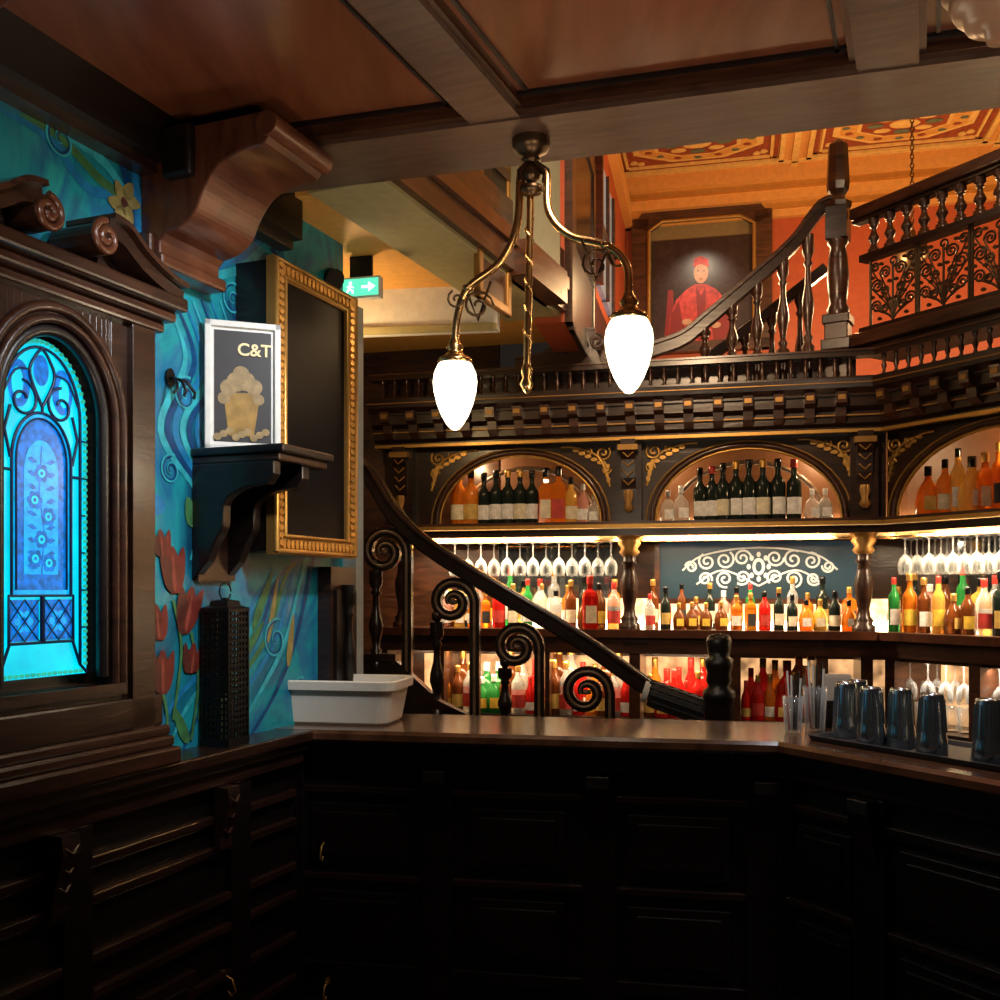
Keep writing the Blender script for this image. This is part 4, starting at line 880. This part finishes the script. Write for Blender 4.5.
def bottle(sh,col,lab,cap,loc,group,sc_=1.0):
    key=(sh,col,lab,cap,group)
    rz=random.uniform(-.2,.2)
    if key in cache:
        o=dup(cache[key],loc,rz)
    else:
        c,tr_,nm=cols[col]; pr=shapes[sh]; n=4 if sh=='square' else 14; rot=math.pi/4 if n==4 else 0
        t=Thing('bottle',(0,0,0),f'{sh if sh not in("wine","beer") else ""} {nm} bottle with {lab} label and {cap} cap'.strip(),'bottle',group=group)
        m=MB(); m.lathe(0,0,0,pr,bm_(col,c,tr_),n,n>4,rot=rot); t.part('body',m)
        body_h=[h for r,h in pr if r>.026][-1]*.85
        R0=pr[2][0]
        m=MB(); vs=[];fs=[];N=10
        if n==4:
            d=R0*.72; m.box(-d*.8,d*.8,-d-.0015,-d,body_h*.2,body_h*.75,LM[lab])
        elif sh=='squat': m.box(-.03,.03,-.0555,-.0535,.03,.09,LM[lab])
        else:
            for i in range(N+1):
                a=-math.pi/2+(-1.15+2.3*i/N); vs+= [((R0+.0012)*math.cos(a),(R0+.0012)*math.sin(a),body_h*.22),((R0+.0012)*math.cos(a),(R0+.0012)*math.sin(a),body_h*.72)]
            for i in range(N): fs.append((2*i,2*i+2,2*i+3,2*i+1))
            m.add(vs,fs,LM[lab],True)
        t.part('label',m)
        top=pr[-1]; m=MB(); m.lathe(0,0,top[1]-.03,[(top[0]+.0015,0),(top[0]+.0015,.03),(top[0]+.001,.042),(.0,.043)],CM[cap],12); t.part('cap',m)
        t.o.location=loc; t.o.rotation_euler=(0,0,rz); cache[key]=t.o; o=t.o
    o.scale=(sc_,sc_,sc_); return o
g='bottles on the upper arch shelf'
for px,s,c,l,cp,k in ((459,'round','amber','cream','black',1.2),(471,'round','orange','gold','black',1.22),(484,'wine','wine','white','black',1.0),(496,'wine','wine','white','black',1.04),(508,'wine','wine','white','gold',1.04),(520,'wine','wine','cream','gold',1.04),(532,'wine','wine','white','black',1.02),(546,'square','amber','cream','black',1.28),(559,'square','amber','red','black',1.3),(571,'round','gold','cream','black',1.0),(583,'round','rose','white','white',.85),(594,'squat','clear','white','white',.8)):
    u=B.u(px,.27); bottle(s,c,l,cp,B.pt(u,.27,zU),g,k)
for px,s,c,l,cp,k in ((668,'squat','clear','white','white',.85),(681,'squat','clear','white','white',.95),(700,'wine','wine','white','black',.98),(712,'wine','wine','white','red',1.0),(723,'wine','wine','cream','black',1.05),(736,'wine','wine','white','gold',1.08),(749,'wine','wine','white','black',1.1),(763,'wine','wine','cream','gold',1.1),(778,'wine','wine','white','black',1.1),(794,'wine','wine','white','red',1.08),(812,'squat','clear','white','white',.8),(825,'squat','clear','white','white',.8)):
    u=B.u(px,.27); bottle(s,c,l,cp,B.pt(u,.27,zU),g,k)
for px,s,c,l,cp,k in ((928,'squat','amber','gold','black',1.2),(945,'round','orange','cream','black',1.05),(958,'tall','gold','white','black',1.05),(972,'squat','gold','white','black',1.3),(985,'square','amber','cream','gold',1.15),(999,'tall','amber','black','gold',1.05),(1012,'round','amber','cream','gold',1)):
    u=R.u(px,.27); bottle(s,c,l,cp,R.pt(u,.27,zU),g,k)
g='bottles on the lower shelf'
pal=[('round','clear','red','red'),('wine','brown','cream','gold'),('tall','green','white','red'),('square','amber','black','gold'),('flared','rose','white','white'),('wine','wine','gold','black'),('squat','brown','gold','gold'),('tall','clear','white','gold'),('round','red','red','black'),('square','gold','white','black'),('tall','gold','cream','black'),('round','brown','yellow','black'),('flared','clear','cream','black'),('wine','wine','cream','gold'),('flared','amber','white','gold'),('tall','brown','black','black')]
random.seed(3)
def row(fr,p0,p1,step,v0,smin,smax,skip=None,override=None,mul=5):
    p=p0;i=0
    while p<p1:
        if not(skip and skip(p)):
            s,c,l,cp=pal[(i*mul+int(p0+v0*100))%16]
            if override: 
                o_=override(p,i)
                if o_: s,c,l,cp=o_
            u=fr.u(p,v0); bottle(s,c,l,cp,fr.pt(u,v0,zL),g,smin+(smax-smin)*random.random())
        p+=step*(.92+.2*random.random());i+=1
gap=lambda p:617<p<641
row(B,446,642,13.5,.22,.78,.98,gap)
row(B,450,642,14.5,.36,.95,1.1,gap,mul=7)
bottle('square','red','cream','red',B.pt(B.u(590,.12),.12,zL),g,1.15)
def ov2(p,i):
    if 675<p<722: return ('squat','brown','yellow','gold')
    if 780<p<850: return [('squat','gold','cream','gold'),('round','wine','cream','black'),('squat','amber','white','black')][i%3]
row(B,650,862,13.8,.22,.65,.85,None,ov2)
row(B,653,862,14,.36,.75,.95,None,None,7)
def ov3(p,i):
    if i in (1,2,3): return [('wine','amber','yellow','gold'),('wine','brown','white','gold'),('tall','gold','yellow','red')][i-1]
row(R,894,1008,15,.2,.85,1.0,None,ov3)
row(R,898,1008,16,.36,.95,1.1,None,None,7)
g='bottles in the coolers'
for v0,p0,smin in ((.17,446,.85),(.3,451,1.15)):
    p=p0;i=0
    while p<825:
        s,c,l,cp=[('beer','orange','yellow','gold'),('beer','red','white','red'),('flared','amber','cream','gold'),('round','clear','red','gold'),('squat','gold','red','red'),('round','brown','gold','gold'),('beer','amber','white','gold')][(i*5+i//4)%7]
        if 478<p<500: s,c,l,cp=('squat','green','yellow','white')
        if 650<p<790 : s,c,l,cp=[('beer','red','gold','red'),('round','red','red','gold'),('beer','amber','white','gold'),('squat','red','gold','red'),('beer','red','black','red')][i%5]
        if all(abs(p-q)>8 for q in (545,635,735,822)):
            u=B.u(p,v0); bottle(s,c,l,cp,B.pt(u,v0,.89),g,smin+.3*random.random())
        p+=12;i+=1
def wineglass():
    pr=[(.034,0),(.034,.002),(.006,.008),(.0035,.02),(.0035,.085),(.012,.095),(.03,.115),(.038,.145),(.036,.175),(.031,.195),(.029,.195),(.034,.17),(.034,.145),(.02,.112),(.004,.1)]
    m=MB(); m.lathe(0,0,0,[(r,-h) for r,h in pr],GLS,16); return m
m=wineglass(); G=single('wine_glass',m,(0,0,0),'upside-down stemmed wine glass hanging from the shelf rack','wine glass',group='hanging wine glasses')
pos=[]
for p in range(455,612,13): pos.append((B,p,.22 if (p//13)%2 else .31))
for p in range(905,1006,12): pos.append((R,p,.22 if (p//12)%2 else .3))
for p in range(911,1006,12): pos.append((R,p,.38))
for i,(fr,p,v) in enumerate(pos):
    l=fr.pt(fr.u(p,v),v,zU-.1+.0)
    if i==0: G.location=l
    else: dup(G,l)
m=wineglass(); G2_=single('wine_glass',m,(0,0,0),'upside-down wine glass hanging in the lit lower cabinet','wine glass',group='glasses in the lower cabinet')
m=MB(R); m.box(.05,1.4,.1,.4,zL-.15,zL-.14,BRASS); bb.part('lower_glass_rack',m)
first=True
for p in range(892,1006,9):
    v=.17 if (p//9)%2 else .28; l=R.pt(R.u(p,v),v,zL-.15)
    if first: G2_.location=l; first=False
    else: dup(G2_,l)
g='tumblers in the lower cabinet'
m=MB(); m.lathe(0,0,0,[(.03,0),(.032,.005),(.036,.13),(.034,.13),(.029,.01)],GLS,14); G3=single('drinking_glass',m,(0,0,0),'clear tumbler in the lit lower cabinet','glass',group=g); G3.location=R.pt(R.u(895,.2),.2,.89)
for p in range(910,1004,14): dup(G3,R.pt(R.u(p,.2),.2,.89))
# ================================================================= LIGHTS
def light(kind,loc,e,col,size=.05,tgt=None,spot=None,sy=None,rot=None):
    l=bpy.data.lights.new('light',kind); l.energy=e; l.color=col
    if kind=='AREA': l.size=size; 
    elif kind in('POINT','SPOT'): l.shadow_soft_size=size
    if kind=='AREA' and sy: l.shape='RECTANGLE'; l.size_y=sy
    if spot: l.spot_size=math.radians(spot); l.spot_blend=.7
    o=bpy.data.objects.new('light',l); COL.objects.link(o); o.location=loc
    if tgt:
        d=Vector(tgt)-Vector(loc); o.rotation_euler=d.to_track_quat('-Z','Y').to_euler()
    if rot: o.rotation_euler=rot
    return o
WARM=(1,.66,.34)
for u in (.5,1.6,2.5): x=B.pt(u,.3,0); light('POINT',(x[0],x[1],2.36),5.5,WARM,.03)
x=R.pt(.6,.3,0); light('POINT',(x[0],x[1],2.33),9,WARM,.03)
ba=math.radians(BANG)
for fr,u,w_,e_,an in ((B,.68,1.1,21,ba),(B,1.95,1.2,21,ba),(R,.5,.9,19,math.radians(-60))):
    x=fr.pt(u,.12,0); light('AREA',(x[0],x[1],zU-.08),e_,(1,.74,.46),w_,sy=.05,rot=(math.radians(15),0,an))
x=B.pt(1.0,.13,0); light('AREA',(x[0],x[1],zL-.14),15,(1,.68,.40),1.8,sy=.04,rot=(math.radians(15),0,ba))
x=R.pt(.6,.13,0); light('AREA',(x[0],x[1],zL-.16),7,(1,.80,.6),.9,sy=.04,rot=(math.radians(15),0,math.radians(-60)))
for x,y,e in ((2.2,6.6,62),(3.6,6.3,66),(1.3,6.2,26)): light('POINT',(x,y,3.5),e,(1,.64,.30),.1)
x=U.pt((pu0+pu1)/2,-.7,0); light('SPOT',(x[0],x[1],4.5),20,(1,.82,.6),.03,U.pt((pu0+pu1)/2,0,3.8),70)
light('POINT',(.35,4.1,4.0),12,(1,.75,.5),.1)
light('POINT',(2.0,4.0,3.9),14,(1,.72,.45),.1)
light('POINT',(-.75,4.5,2.6),10,(1,.66,.30),.05)
light('SPOT',(.2,2.2,2.85),105,(.95,.97,1),.08,(-1.0,3.15,1.95),62)
light('SPOT',(-.3,1.3,2.8),30,(1,.92,.82),.08,(-1.3,2.5,2.1),55)
light('SPOT',(.9,1.1,1.5),44,(1,.78,.58),.25,(.9,1.6,3.0),140)
light('SPOT',(-.5,1.5,1.5),22,(1,.8,.62),.2,(-.6,2.0,3.0),120)
light('SPOT',(-.2,1.6,2.8),9,(1,.8,.6),.1,(-1.1,2.6,.9),60)
light('SPOT',(.2,2.9,2.85),20,(1,.85,.65),.1,(.0,3.95,1.1),60)
light('SPOT',(1.1,2.8,2.85),45,(.95,.95,1),.1,(1.45,3.4,1.1),60)
light('SPOT',(.4,3.0,3.4),130,(1,.66,.38),.1,(.8,5.4,2.7),70)
w=bpy.data.worlds.new('World'); sc.world=w; w.use_nodes=True
w.node_tree.nodes['Background'].inputs[0].default_value=(.5,.38,.3,1); w.node_tree.nodes['Background'].inputs[1].default_value=.03
cam=bpy.data.cameras.new('Camera'); cam.sensor_width=36; cam.lens=36; cam.shift_y=.09; cam.clip_start=.05
co=bpy.data.objects.new('Camera',cam); COL.objects.link(co); co.location=(0,0,CZ); co.rotation_euler=(math.pi/2,0,0); sc.camera=co
try:
    sc.view_settings.view_transform='Standard'
except Exception as ex: print(ex)
